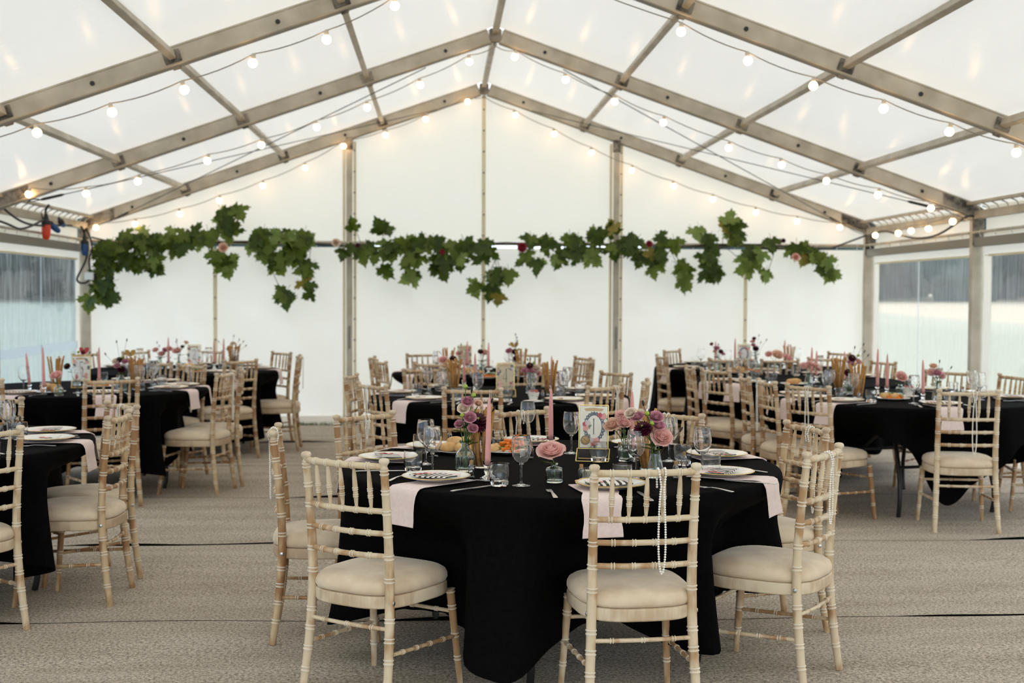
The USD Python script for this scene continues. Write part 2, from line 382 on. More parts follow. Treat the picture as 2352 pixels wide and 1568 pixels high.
# ================================================================ THE TENT
HW, EAVE, RIDGE, BAY = 4.5, 2.277, 3.846, 3.0
NB = 6
SLOPE = math.atan2(RIDGE - EAVE, HW)
ARCH = ['back', 'second', 'third', 'fourth', 'fifth', 'sixth', 'seventh']
BAYN = ['rear', 'middle', 'front', 'fourth', 'fifth', 'sixth']
SIDE = {-1: 'left', 1: 'right'}
PUR = (0.2571, 0.5041, 0.7487)


def roofpt(sd, s, y, dz=0.0):
    return np.array([sd * s * HW, y, RIDGE + (EAVE - RIDGE) * s + dz])


# roof sheets
cl = thing('ceiling', 'white translucent sheeting of the pitched tent roof', 'tent roof', kind='structure')
for b in range(NB):
    for sd in (-1, 1):
        y0, y1 = -BAY * b - 0.02, -BAY * (b + 1) + 0.02
        U, V = np.meshgrid(np.linspace(0.0, 1.04, 60), np.linspace(0, 1, 14), indexing='ij')
        P = np.zeros(U.shape + (3,))
        P[..., 0] = sd * U * HW; P[..., 1] = y0 + (y1 - y0) * V
        P[..., 2] = RIDGE + (EAVE - RIDGE) * U + 0.075 - 0.05 * np.sin(PI * V) * np.sin(PI * np.clip(U, 0, 1)) + 0.010 * np.sin(U * 47 + 2 * b + V * 1.5) * np.sin(PI * V) * (0.2 + U)
        v, f = grid(P)
        part(cl, 'roof_panel', (v, f if sd > 0 else f[:, ::-1]), 'roof_pvc', True)

# arches: rafters, legs, brackets
for k in range(4):
    y = -BAY * k
    t = thing('tent_arch', f'grey aluminium portal arch of the tent, the {ARCH[k]} one counted from the gable wall', 'tent frame', (0, y, 0))
    for sd in (-1, 1):
        a, e = roofpt(sd, 0.012, 0), roofpt(sd, 0.992, 0)
        up = np.array([sd * math.sin(SLOPE), 0, math.cos(SLOPE)])
        r = part(t, 'rafter', bar(a, e, 0.065, 0.118, up, 0.006), 'aluminium')
        for q in (-0.027, 0.027): part(r, 'keder_lip', bar(a + up * 0.064 + np.array([0, q, 0]), e + up * 0.064 + np.array([0, q, 0]), 0.012, 0.014, up, 0.002), 'aluminium')
        part(r, 'bottom_channel', bar(a - up * 0.062, e - up * 0.062, 0.05, 0.012, up, 0.002), 'grey_steel')
        part(t, 'leg', bar((sd * HW, 0, 0.0), (sd * HW, 0, EAVE + 0.02), 0.118, 0.065, (0, 1, 0), 0.006), 'aluminium')
        for q in (-1, 1):
            v_, f_ = prism([(0.0, -0.30), (0.055, -0.30), (0.055, 0.03), (-0.02, 0.075), (-0.34, 0.185), (-0.34, 0.085), (-0.055, -0.02), (-0.055, -0.30)], 0.008)
            v_ = np.stack([sd * (HW + v_[:, 0]), 0.034 * q + (v_[:, 2] - 0.004), EAVE - 0.01 + v_[:, 1]], 1)
            part(t, 'knuckle_plate', (v_, f_), 'dark_joint')
        for s in PUR:
            for q in (-1, 1): part(t, 'purlin_bracket', bar(roofpt(sd, s - 0.012, 0.037 * q), roofpt(sd, s + 0.012, 0.037 * q), 0.012, 0.085, up), 'dark_joint')
            part(t, 'bracket_cap', bar(roofpt(sd, s - 0.006, 0) - up * 0.072, roofpt(sd, s + 0.006, 0) - up * 0.072, 0.05, 0.014, up), 'dark_joint')
        for s in (0.10, 0.35, 0.62, 0.88):
            part(t, 'bolt_plate', tf(lathe([(0, 0), (0.016, 0), (0.016, 0.006), (0, 0.006)], 10), roofpt(sd, s, -0.034), rot=rotm([1, 0, 0], PI / 2)), 'black_metal')
    part(t, 'apex_bracket', cat([box((0, 0, RIDGE - 0.005), (0.11, 0.085, 0.12), 0.01), tube([(0, 0, RIDGE - 0.06), (0.012, 0, RIDGE - 0.085), (0, 0, RIDGE - 0.11), (-0.012, 0, RIDGE - 0.085), (0, 0, RIDGE - 0.06)], 0.005, 6)]), 'dark_joint')

# purlins, ridge bars, eave beams, header rails
for b in range(3):
    ya, yb = -BAY * b - 0.04, -BAY * (b + 1) + 0.04
    solo('ridge_bar', bar((0, ya, RIDGE + 0.03), (0, yb, RIDGE + 0.03), 0.055, 0.06), 'aluminium', f'aluminium ridge bar at the roof peak of the {BAYN[b]} bay', 'roof bar')
    for sd in (-1, 1):
        up = np.array([sd * math.sin(SLOPE), 0, math.cos(SLOPE)])
        for s, w in zip(PUR, ('upper', 'middle', 'lower')):
            a, e = roofpt(sd, s, ya) + up * 0.012, roofpt(sd, s, yb) + up * 0.012
            solo('roof_purlin', bar(a, e, 0.048, 0.06, up), 'aluminium', f'{w} aluminium purlin on the {SIDE[sd]} roof slope, {BAYN[b]} bay', 'roof bar')
        x = sd * (HW - 0.02)
        t = thing('eave_beam', f'grey aluminium eave beam with laced roof edge above the {SIDE[sd]} wall, {BAYN[b]} bay', 'tent frame')
        part(t, 'beam', bar((x, ya, EAVE - 0.03), (x, yb, EAVE - 0.03), 0.06, 0.075), 'aluminium')
        part(t, 'gutter_rail', bar((x + sd * 0.02 - sd * 0.10, ya, EAVE + 0.075), (x + sd * 0.02 - sd * 0.10, yb, EAVE + 0.075), 0.045, 0.03), 'aluminium')
        lace = []
        n = 15
        for i in range(n):
            q = ya + (yb - ya) * (i + 0.5) / n
            lace.append(tube([(x - sd * 0.085, q, EAVE + 0.065), (x - sd * 0.05, q - 0.05, EAVE + 0.035), (x - sd * 0.02, q - 0.02, EAVE + 0.005)], 0.006, 4))
        stuff(part(t, 'lacing', cat(lace), 'socket'))
        t = thing('header_rail', f'dark grey horizontal wall rail carrying the curtain hooks, {SIDE[sd]} side, {BAYN[b]} bay', 'tent frame')
        part(t, 'rail', bar((x, ya, 1.995), (x, yb, 1.995), 0.055, 0.085), 'grey_steel')
        part(t, 'curtain_tube', tube([(x - sd * 0.03, ya, 2.085), (x - sd * 0.03, yb, 2.085)], 0.014, 8), 'aluminium')
        stuff(part(t, 'hooks', cat([tube([(x - sd * 0.03, ya + (yb - ya) * (i + 0.5) / 9, 2.10), (x - sd * 0.048, ya + (yb - ya) * (i + 0.5) / 9, 2.085), (x - sd * 0.03, ya + (yb - ya) * (i + 0.5) / 9, 2.04)], 0.004, 4) for i in range(9)]), 'white_plastic'))

# gable wall: six lower sheets hung from the cross rail, six upper sheets above it
wb = thing('wall_back', 'white sheet gable wall at the far end of the tent', 'tent wall', kind='structure')
XS = [-4.46, -3.05, -1.53, 0.0, 1.53, 3.05, 4.46]


def sheet(x0, x1, zlo, zhi, y, seed, amp, nu=26, nv=34):
    U, V = np.meshgrid(np.linspace(0, 1, nu), np.linspace(0, 1, nv), indexing='ij')
    X = x0 + (x1 - x0) * U; zt = zhi(X) if callable(zhi) else np.full_like(X, zhi); Z = zlo + (zt - zlo) * V
    q = np.stack([X * 0.9 + Z * 0.5, Z * 0.55 - X * 0.25, np.full_like(X, seed)], -1)
    w = (meshkit.fbm(q * 2.1, 3, seed) - 0.5) * amp * np.sin(PI * np.clip(U, 0.02, 0.98)) ** 0.5
    P = np.stack([X, y + w, Z], -1)
    return grid(P)


top = lambda X: RIDGE + (EAVE - RIDGE) * np.abs(X) / HW - 0.05
for i in range(6):
    part(wb, 'lower_sheet', sheet(XS[i] + 0.01, XS[i + 1] - 0.01, 0.03, 2.03, 0.06, i + 1, 0.20), 'wall_pvc', True)
    part(wb, 'upper_sheet', sheet(XS[i], XS[i + 1], 2.10, top, 0.06, i + 11, 0.05), 'wall_pvc', True)
    part(wb, 'mud_flap', sheet(XS[i] + 0.01, XS[i + 1] - 0.01, -0.01, 0.10, 0.015, i + 21, 0.03, 20, 4), 'wall_pvc', True)
for x in XS[1:-1]:
    zt = float(top(x)) - 0.03
    for dx in ((0,) if abs(x) in (0.0, 3.05) else (-0.062, 0.062)):
        zz_ = 2.0 if abs(x) == 3.05 else zt
        part(wb, 'edge_webbing', box((x + dx, 0.018, (zz_ + 0.05) / 2), (0.045 if dx == 0 else 0.03, 0.006, zz_ - 0.05)), 'webbing')
    zz = np.arange(0.25, (zt if abs(x) < 2 else 2.0), 0.24)
    stuff(part(wb, 'eyelets', cat([tf(lathe([(0.004, 0), (0.011, 0), (0.011, 0.004), (0.004, 0.004)], 8, True), (x + (0.055 if abs(x) == 1.53 else 0), 0.014, z), rot=rotm([1, 0, 0], PI / 2)) for z in zz]), 'dark_joint'))
for x, w in ((-1.53, 'left'), (1.53, 'right')):
    t = thing('gable_post', f'tall grey aluminium gable post, the {w} one of the two', 'tent frame', (x, -0.01, 0))
    zt = float(top(x))
    part(t, 'post', bar((0, 0, 0), (0, 0, zt), 0.068, 0.05, (0, 1, 0)), 'aluminium')
    part(t, 'top_clamp', box((0, -0.002, zt - 0.06), (0.085, 0.06, 0.14), 0.006), 'dark_joint')
    part(t, 'slot', box((0, -0.027, 1.0), (0.028, 0.004, 0.26)), 'grey_steel')
t = thing('cross_rail', 'thin horizontal tube across the gable wall behind the leaf garlands', 'tent frame', (0, -0.05, 0))
part(t, 'tube', tube([(-4.42, 0, 2.075), (4.42, 0, 2.075)], 0.020, 10), 'aluminium', True)
stuff(part(t, 'hooks', cat([tube([(x, 0, 2.105), (x, -0.024, 2.08), (x, 0, 2.03)], 0.004, 4) for x in np.arange(-4.3, 4.4, 0.24)]), 'white_plastic'))
pts = [(-4.4, -0.09, 2.12)] + [(x, -0.085 - 0.01 * math.sin(3 * x), 2.055 + 0.03 * math.sin(2.3 * x + 1)) for x in np.arange(-4.0, 4.2, 0.25)] + [(4.44, -0.09, 2.2)]
solo('mains_cable', tube(pts, 0.011, 6), 'black_rubber', 'black mains cable running along the gable cross rail behind the leaves', 'cable', True)

# side walls with clear windows
for sd in (-1, 1):
    w = thing('wall_' + SIDE[sd], f'{SIDE[sd]} side wall of white sheeting with clear window sheets', 'tent wall', kind='structure')
    for b in range(NB):
        ya, yb = -BAY * b - 0.05, -BAY * (b + 1) + 0.05
        x = sd * (HW + 0.045); g = 'wet_pvc' if sd < 0 else 'clear_pvc'
        part(w, 'valance_sheet', grid(np.array([[(x + 0.012 * math.sin(i * 1.3), ya + (yb - ya) * i / 24, z) for z in (1.875, 1.95, 2.08)] for i in range(25)])), 'wall_pvc', True)
        part(w, 'eave_sheet', grid(np.array([[(x + 0.02 * sd, ya + (yb - ya) * i / 8, z) for z in (2.07, EAVE + 0.07)] for i in range(9)])), 'wall_pvc', True)
        for q0, q1 in ((ya, ya - 0.17), (yb + 0.17, yb)):
            part(w, 'border_sheet', grid(np.array([[(x, q0 + (q1 - q0) * i / 4 + 0.012 * math.sin(3 * z), z) for z in np.linspace(0.02, 1.88, 14)] for i in range(5)])), 'wall_pvc', True)
        part(w, 'base_sheet', grid(np.array([[(x, ya - 0.16 + (yb - ya + 0.32) * i / 8, z) for z in (0.02, 0.3)] for i in range(9)])), 'wall_pvc', True)
        wn = f'/World/window_{2 * b + (1 if sd < 0 else 2)}'
        xw = UsdGeom.Xform.Define(stage, wn); tagp(xw.GetPrim(), f'clear plastic window sheet in the {SIDE[sd]} wall, {BAYN[b]} bay', 'window', kind='structure')
        U, V = np.meshgrid(np.linspace(0, 1, 30), np.linspace(0, 1, 30), indexing='ij')
        Pw = np.stack([x + 0.012 * (meshkit.fbm(np.stack([U * 6 + V * 4, V * 2 - U, U * 0 + b + sd], -1), 3, 5) - 0.5), ya - 0.16 + (yb - ya + 0.32) * U, 0.29 + 1.59 * V], -1)
        part(wn, 'pane', grid(Pw), g, True)
        ym = (ya + yb) / 2
        part(wn, 'welded_seam', cat([box((x - sd * 0.02, ym, 1.085), (0.002, 0.022, 1.58))] + ([box((x - sd * 0.02, ym, 0.92), (0.002, 2.56, 0.09))] if sd < 0 else [])), 'seam_glare_pvc')  # upright strip is the weld; left cross band is a glare reflection modelled as sheet
        part(wn, 'window_hem', box((x - sd * 0.018, ym, 1.872), (0.004, 2.6, 0.02)), 'webbing')

# carpet strips laid across the tent, with lifted, wavy joints
fl = thing('floor', 'grey brown carpet strips laid across the tent', 'carpet', kind='structure')
seams = [0.35, -1.75, -3.55, -5.25, -7.03, -8.86, -10.65, -12.45, -14.25, -16.05, -18.0]
fx = np.linspace(-4.7, 4.7, 96)


def wob(k):
    return 0.03 * np.sin(fx * 1.1 + 2 * k) + 0.014 * np.sin(fx * 4.1 + k * 1.7) if 0 < k < 10 else 0 * fx


for k in range(10):
    e0, e1 = seams[k] + wob(k) - 0.006, seams[k + 1] + wob(k + 1) + 0.004
    V = np.concatenate([np.linspace(0, 0.94, 16), [0.965, 0.985, 1.0]])
    P = np.zeros((len(fx), len(V), 3))
    for j, q in enumerate(V):
        P[:, j, 0] = fx; P[:, j, 1] = e0 + (e1 - e0) * q
        lift = np.clip(0.012 * np.sin(fx * 2.3 + k * 2.1) + 0.006 * np.sin(fx * 5.7 + k), 0, 1) * (math.exp(-((1 - q) / 0.03) ** 2))
        P[:, j, 2] = 0.0 + lift + 0.003 * np.sin(fx * 1.5 + q * 9 + k) * math.sin(PI * q)
    v, f = grid(P)
    part(fl, 'carpet_strip', (v, f[:, ::-1]), 'carpet', True)
part(fl, 'underlay', grid(np.array([[(-4.8, 0.4, -0.012), (4.8, 0.4, -0.012)], [(-4.8, -18, -0.012), (4.8, -18, -0.012)]]))[0:2], 'dark_seam')
gt = []
for i in range(520):
    x = R0.uniform(-2.15, -1.2) if i % 3 else R0.uniform(-4.4, 4.4); h = R0.uniform(0.015, 0.05); a = R0.uniform(0, PI); y = R0.uniform(-0.06, 0.0)
    d = np.array([math.cos(a), math.sin(a), 0]) * 0.004
    p = np.array([x, y, 0.0]); gt.append((np.array([p - d, p + d, p + (R0.uniform(-.02, .02), R0.uniform(-.02, .01), h)]), np.array([[0, 1, 2]])))
solo('grass_tufts', cat(gt), 'grass', 'short green grass poking out between carpet and gable wall', 'grass', kind='stuff')

# ---------------------------------------------------------------- outside: field and distant trees
fxs = np.concatenate([-np.geomspace(160, 5, 30), np.geomspace(5, 160, 30)])
fys = np.concatenate([-np.geomspace(90, 10, 10), np.linspace(-8, 8, 6), np.geomspace(10, 260, 16)])
P = np.array([[(x, y, -0.04 + 1.0 * (max(abs(x) - 6, 0) / 100) ** 1.3 + 0.9 * (max(y - 6, 0) / 100) ** 1.3) for y in fys] for x in fxs])
v, f = grid(P)
solo('meadow', (v, f[:, ::-1] if f is not None else f), 'field', 'pale mown meadow outside the tent, seen through the windows', 'field', True, kind='structure')


def crown(seed, h):
    m = trimesh.creation.icosphere(3, 1.0); v = np.array(m.vertices)
    d = meshkit.fbm(v * 2.4 + seed * 7.1, 4, seed) - 0.5
    v = v * (1 + 0.75 * d)[:, None] * np.array([0.34 * h, 0.34 * h, 0.5 * h]); v[:, 2] += 0.52 * h
    return v, np.array(m.faces)


TREE = []
for s in range(4):
    c = kindclass(f'distant_tree_{"abcd"[s]}'); TREE.append(c)
    part(c, 'crown', crown(s + 1, 12.0 + s), 'tree_crown_haze', True)
    part(c, 'trunk', tube([(0, 0, 0), (0.1, 0, 2.0), (0, 0, 5.0)], [0.3, 0.25, 0.15], 6), 'trunk')
rt = random.Random(3)
for sd, g, az0, az1 in ((1, 'dark trees far beyond the right windows', 12.0, 34.0), (-1, 'dark trees far beyond the left windows', -25.0, -9.0)):
    for row in range(3):
        D = 112 + 13 * row + (12 if sd > 0 else 0)
        for i in range(int((az1 - az0) / 5.2) + 1):
            a = math.radians(az0 + 5.2 * i + 1.73 * row)
            copy(TREE[rt.randrange(4)], 'distant_tree', f'dark leafy tree at the far field edge, seen blurred through the {SIDE[sd]} windows', 'tree', (EYE[0] + D * math.sin(a), EYE[1] + D * math.cos(a), 0.9), rt.uniform(0, 6), g, scale=(1.3, 1.3, rt.uniform(1.0, 1.3)))

# ================================================================ CHAIRS
def node_tube(P, rfun, nodes, n=8, h=0.0027, hw=0.0095):
    """A turned bamboo-style member along the polyline P: radius rfun(s), double rings at the arc positions nodes. Returns mesh and the wash weight per vertex."""
    P = np.asarray(P, float); L = np.concatenate([[0], np.cumsum(np.linalg.norm(np.diff(P, axis=0), axis=1))])
    S = [(s, 0.0, 0.0) for s in np.linspace(0, L[-1], max(6, int(L[-1] / 0.07)))]
    S = [q for q in S if all(abs(q[0] - c) > hw * 2 for c in nodes)]
    for c in nodes:
        S += [(c - hw * 1.1, 0, 0.0), (c - hw * 0.85, h, 1), (c - hw * 0.55, h, 0.9), (c - hw * 0.3, 0, 0.1), (c + hw * 0.3, 0, 0.1), (c + hw * 0.55, h, 0.9), (c + hw * 0.85, h, 1), (c + hw * 1.1, 0, 0.0)]
    S = sorted(q for q in S if 0 <= q[0] <= L[-1])
    s = np.array([q[0] for q in S]); Q = np.stack([np.interp(s, L, P[:, k]) for k in range(3)], 1)
    r = np.array([rfun(q[0] / L[-1]) + q[1] for q in S])
    m = tube(Q, r, n); w = np.repeat([q[2] for q in S], n)
    return m, np.concatenate([w, [0.3, 0.3]])


def curve(p, n=24):
    from scipy.interpolate import CubicSpline
    p = np.asarray(p, float); t = np.linspace(0, 1, len(p))
    return CubicSpline(t, p)(np.linspace(0, 1, n))


def back_post(sd):
    pts = curve([(sd * 0.196, -0.232, 0.0), (sd * 0.186, -0.205, 0.2), (sd * 0.179, -0.190, 0.41), (sd * 0.178, -0.198, 0.62), (sd * 0.180, -0.225, 0.87)], 30)
    m, w = node_tube(pts, lambda t: 0.0148 + 0.0032 * math.sin(PI * min(1, t * 1.15)), [0.10, 0.18, 0.255, 0.325, 0.470, 0.553, 0.635, 0.716, 0.79, 0.862], 9)
    fin = tf(lathe([(0.0125, 0), (0.015, 0.006), (0.0115, 0.012), (0.0125, 0.018), (0.0185, 0.026), (0.0195, 0.034), (0.0145, 0.041), (0.0, 0.044)], 10), (sd * 0.180, -0.225, 0.866))
    return cat([m, fin]), np.concatenate([w, np.full(len(fin[0]), 0.5)])


def front_leg(sd):
    pts = np.array([(sd * 0.208, 0.215, 0.0), (sd * 0.196, 0.195, 0.2), (sd * 0.186, 0.178, 0.37)])
    return node_tube(pts, lambda t: 0.0115 + 0.0055 * t, [0.10, 0.19, 0.30, 0.365], 9)


def rail(p0, p1, bow, r, nodes, h=0.003):
    t = np.linspace(0, 1, 16)[:, None]; P = np.asarray(p0) * (1 - t) + np.asarray(p1) * t
    P = P + np.asarray(bow) * (4 * t * (1 - t)); L = np.linalg.norm(np.asarray(p1) - p0)
    return node_tube(P, lambda q: r, [L * k for k in nodes], 8, h, 0.007)


def seat_outline(w_front, w_back, d, n=40):
    g = np.arange(n) * 2 * PI / n; c, s = np.cos(g), np.sin(g); e = 0.62
    y = np.sign(s) * np.abs(s) ** e * d / 2; x = np.sign(c) * np.abs(c) ** e
    return np.stack([x * (w_back + (w_front - w_back) * (y / d + 0.5)) / 2, y], 1)


def chair_kind(tag, wood_m):
    c = kindclass('banquet_chair_' + tag)
    for sd in (-1, 1):
        m, w = back_post(sd); p = part(c, 'back_leg', m, wood_m, True, w)
        part(p, 'bolt', tf(lathe([(0, 0), (0.008, 0), (0.0085, 0.002), (0.006, 0.004), (0, 0.005)], 10), (sd * 0.196, -0.191, 0.386), rot=rotm([0, 1, 0], sd * PI / 2)), 'bolt')
        m, w = front_leg(sd); part(c, 'front_leg', m, wood_m, True, w)
    for z, yb, r in ((0.878, -0.224, 0.0122), (0.716, -0.206, 0.0106), (0.635, -0.200, 0.0104), (0.553, -0.195, 0.0104)):
        m, w = rail((-0.180, yb, z), (0.180, yb, z), (0, -0.026, 0), r, [1 / 6, 2 / 6, 3 / 6, 4 / 6, 5 / 6] if z > 0.7 else [0.2, 0.4, 0.6, 0.8])
        part(c, 'top_rail' if z > 0.8 else 'back_rail', m, wood_m, True, w)
    for k in range(1, 6):
        t = k / 6; x = -0.18 + 0.36 * t; b = -0.026 * 4 * t * (1 - t)
        P = np.array([(x, -0.206 + b, 0.718), (x, -0.224 + b, 0.874)])
        m, w = node_tube(P, lambda q: 0.0045 + 0.0052 * math.sin(PI * q) ** 0.8, [0.05, 0.075], 7, 0.002, 0.005); part(c, 'spindle', m, wood_m, True, w)
    fo = seat_outline(0.445, 0.40, 0.45)
    n = len(fo); rings = [(0.93, 0.360), (0.985, 0.362), (1.0, 0.368), (1.0, 0.402), (0.985, 0.407), (0.93, 0.408)]
    v = np.array([(x * s, y * s - 0.012, z) for s, z in rings for x, y in fo]); f = []
    for k in range(len(rings) - 1):
        for i in range(n):
            j = (i + 1) % n; a, b, cc, d = k * n + i, k * n + j, (k + 1) * n + j, (k + 1) * n + i; f += [(a, b, cc), (a, cc, d)]
    v = np.vstack([v, [(0, -0.012, 0.360), (0, -0.012, 0.408)]])
    for i in range(n):
        j = (i + 1) % n; f += [(len(v) - 2, j, i), (len(v) - 1, 5 * n + i, 5 * n + j)]
    part(c, 'seat_frame', (v, np.array(f)), wood_m, True, np.full(len(v), 0.35))
    rings = [(0.92, 0.406), (0.995, 0.411), (1.02, 0.422), (1.015, 0.436), (0.985, 0.450), (0.91, 0.461), (0.75, 0.470), (0.4, 0.476)]
    v = np.array([(x * s * 0.985, y * s * 0.985 - 0.012, z) for s, z in rings for x, y in fo]); f = []
    for k in range(len(rings) - 1):
        for i in range(n):
            j = (i + 1) % n; a, b, cc, d = k * n + i, k * n + j, (k + 1) * n + j, (k + 1) * n + i; f += [(a, b, cc), (a, cc, d)]
    v = np.vstack([v, [(0, -0.012, 0.477)]])
    for i in range(n): f.append((len(v) - 1, 7 * n + i, 7 * n + (i + 1) % n))
    part(c, 'seat_cushion', (v, np.array(f)), 'velvet', True)
    for sd in (-1, 1):
        m, w = rail((sd * 0.197, 0.197, 0.185), (sd * 0.187, -0.21, 0.20), (0, 0, 0), 0.0078, [0.2, 0.4, 0.6, 0.8], 0.0028); part(c, 'side_stretcher', m, wood_m, True, w)
    m, w = rail((-0.184, -0.198, 0.292), (0.184, -0.198, 0.292), (0, -0.012, 0), 0.008, [0.2, 0.5, 0.8], 0.0028); part(c, 'back_stretcher', m, wood_m, True, w)
    m, w = rail((-0.192, 0.188, 0.28), (0.192, 0.188, 0.28), (0, 0, 0), 0.008, [0.2, 0.5, 0.8], 0.0028); part(c, 'front_stretcher', m, wood_m, True, w)
    return c


CHAIR = [chair_kind('tan', 'limewashed_wood'), chair_kind('pale', 'pale_wood')]
TABLE = {'T1': (0.02, -9.2), 'L1': (-3.15, -8.33), 'L2': (-3.24, -4.67), 'L3': (-2.98, -2.24), 'C2': (-0.06, -5.4), 'C3': (-0.13, -2.65), 'R1': (2.84, -5.64), 'R2': (2.60, -3.72), 'R3': (2.64, -1.78)}
RAD = {k: 0.93 for k in TABLE}; RAD['C3'] = 0.80
TN = {'T1': 'the nearest table', 'L1': 'the left edge table', 'L2': 'the middle left table', 'L3': 'the back left table', 'C2': 'the centre table',
      'C3': 'the back centre table', 'R1': 'the front right table', 'R2': 'the middle right table', 'R3': 'the back right table'}
# key, table, mid-point of the two back finials, heading in degrees, kind, pearl strand (None or a spot along the top rail), its place in words
CH = [
      ('T1', -0.837, -10.044, 54.9, 1, None, 'near left seat'),
      ('T1', 0.214, -10.313, 95.6, 1, 0.05, 'nearest seat'),
      ('T1', 0.976, -9.851, 143.6, 1, -0.02, 'near right seat'),
      ('T1', 1.169, -8.95, 193.0, 0, 0.0, 'far right seat'),
      ('T1', -1.209, -9.043, 4.0, 0, -0.1, 'left seat seen edge-on'),
      ('T1', -0.86, -8.373, 313.8, 0, -0.02, 'far left seat'),
      ('T1', -0.075, -8.144, 308.8, 0, -0.01, 'far seat'),
      ('T1', 0.66, -8.335, 227.7, 0, 0.04, 'far seat behind the flowers'),
      ('L1', -2.058, -8.346, 178.2, 0, None, 'right seat, cushion in view'),
      ('L1', -2.185, -7.776, 218.5, 0, 0.05, 'farther right seat'),
      ('L1', -2.444, -9.099, 141.2, 1, None, 'near seat, cut off'),
      ('L1', -3.009, -7.313, 251.4, 0, None, 'far seat'),
      ('L2', -2.754, -5.739, 119.7, 0, None, 'near seat seen from behind'),
      ('L2', -2.103, -5.007, 169.8, 0, 0.08, 'right seat, cushion in view'),
      ('L2', -2.06, -4.53, 190, 0, None, 'right seat, hidden'),
      ('L2', -2.56, -3.92, 228, 0, 0.06, 'far right seat'),
      ('L2', -2.97, -3.5, 250, 0, None, 'far seat'),
      ('L2', -3.642, -5.735, 68.7, 0, None, 'near left seat, cut off'),
      ('L3', -2.276, -3.133, 138.3, 0, None, 'near right seat'),
      ('L3', -2.111, -1.538, 218.0, 0, None, 'far right seat'),
      ('L3', -1.849, -2.333, 182.2, 0, 0.08, 'right seat seen edge-on'),
      ('L3', -3.618, -1.356, 328.2, 0, None, 'far left seat'),
      ('L3', -2.898, -1.16, 235.4, 0, None, 'far seat'),
      ('L3', -3.997, -1.833, 334.4, 0, None, 'far left seat behind the card'),
      ('C2', -1.14, -5.33, 351.0, 0, None, 'left seat seen edge-on'),
      ('C2', -0.941, -6.236, 33.5, 0, 0.0, 'near left seat'),
      ('C2', -0.291, -6.637, 80.6, 0, None, 'near seat'),
      ('C2', 0.587, -6.368, 133.2, 0, 0.08, 'near right seat'),
      ('C2', 0.853, -4.943, 211.6, 0, None, 'far right seat'),
      ('C2', 0.927, -5.898, 166.6, 0, None, 'right seat seen edge-on'),
      ('C2', -0.632, -4.465, 305.8, 0, None, 'far left seat'),
      ('C3', -0.574, -3.63, 51.6, 0, None, 'near left seat'),
      ('C3', 0.234, -3.646, 104.3, 0, None, 'near right seat'),
      ('C3', -1.018, -3.252, 16.4, 0, None, 'left seat'),
      ('C3', -1.13, -2.62, -4, 0, None, 'farther left seat'),
      ('C3', -0.664, -1.828, 297.2, 0, None, 'far left seat'),
      ('C3', 0.352, -1.804, 237.6, 0, None, 'far right seat'),
      ('C3', 0.865, -2.541, 197.4, 0, None, 'farther right seat'),
      ('C3', 0.811, -3.231, 149.1, 0, None, 'right seat'),
      ('R1', 2.822, -6.832, 81.2, 1, 0.03, 'near seat seen from behind'),
      ('R1', 1.93, -6.37, 32, 0, 0.03, 'near left seat'),
      ('R1', 1.775, -5.91, 4, 0, -0.12, 'left seat, long pearls'),
      ('R1', 1.74, -5.42, -4, 0, None, 'farther left seat'),
      ('R1', 3.52, -4.76, 222, 0, None, 'far right seat'),
      ('R1', 3.8, -5.33, 188, 0, None, 'right seat'),
      ('R1', 3.93, -5.95, 168, 0, None, 'right seat, cut off'),
      ('R2', 1.7, -4.6, 25, 0, -0.08, 'near left seat'),
      ('R2', 1.576, -4.187, 358.4, 0, None, 'left seat, turned away'),
      ('R2', 3.525, -3.292, 196.9, 0, None, 'right seat'),
      ('R2', 3.2, -2.68, 245, 0, None, 'far seat'),
      ('R3', 2.194, -2.847, 58.2, 0, 0.03, 'near seat seen from behind'),
      ('R3', 1.685, -2.188, 5.1, 0, None, 'left seat seen edge-on'),
      ('R3', 2.027, -0.893, 321.5, 0, None, 'far left seat'),
      ('R3', 2.664, -2.955, 96.6, 0, None, 'near seat, half hidden'),
      ('R3', 3.697, -1.463, 199.5, 0, None, 'right seat')]


def pearls(seed, lng):
    """A doubled loop of pearls over a rail at the origin, hanging towards -y, with a knot under it."""
    r, q = 0.0042, random.Random(seed); P = []
    def run(pts):
        pts = curve(pts, 60); d = np.concatenate([[0], np.cumsum(np.linalg.norm(np.diff(pts, axis=0), axis=1))])
        for s in np.arange(0, d[-1], r * 2.05): P.append([np.interp(s, d, pts[:, k]) for k in range(3)])
    for a, b in ((-0.011, -0.018), (0.011, -0.016)):
        run([(a, 0.016, -0.05), (a, 0.017, 0.0), (a * 1.1, 0.0, 0.0165), (a, -0.016, 0.0), (a * 0.5, b, -0.045)])
    w = q.uniform(0.011, 0.016)
    run([(-0.005, -0.017, -0.045), (-w, -0.016, -lng * 0.4), (-w, -0.014, -lng * 0.8), (0, -0.013, -lng), (w, -0.014, -lng * 0.8), (w * 0.8, -0.016, -lng * 0.4), (0.005, -0.017, -0.045)])
    b = trimesh.creation.icosphere(1, r); bv, bf = np.array(b.vertices), np.array(b.faces)
    return cat([(bv + p, bf) for p in P])


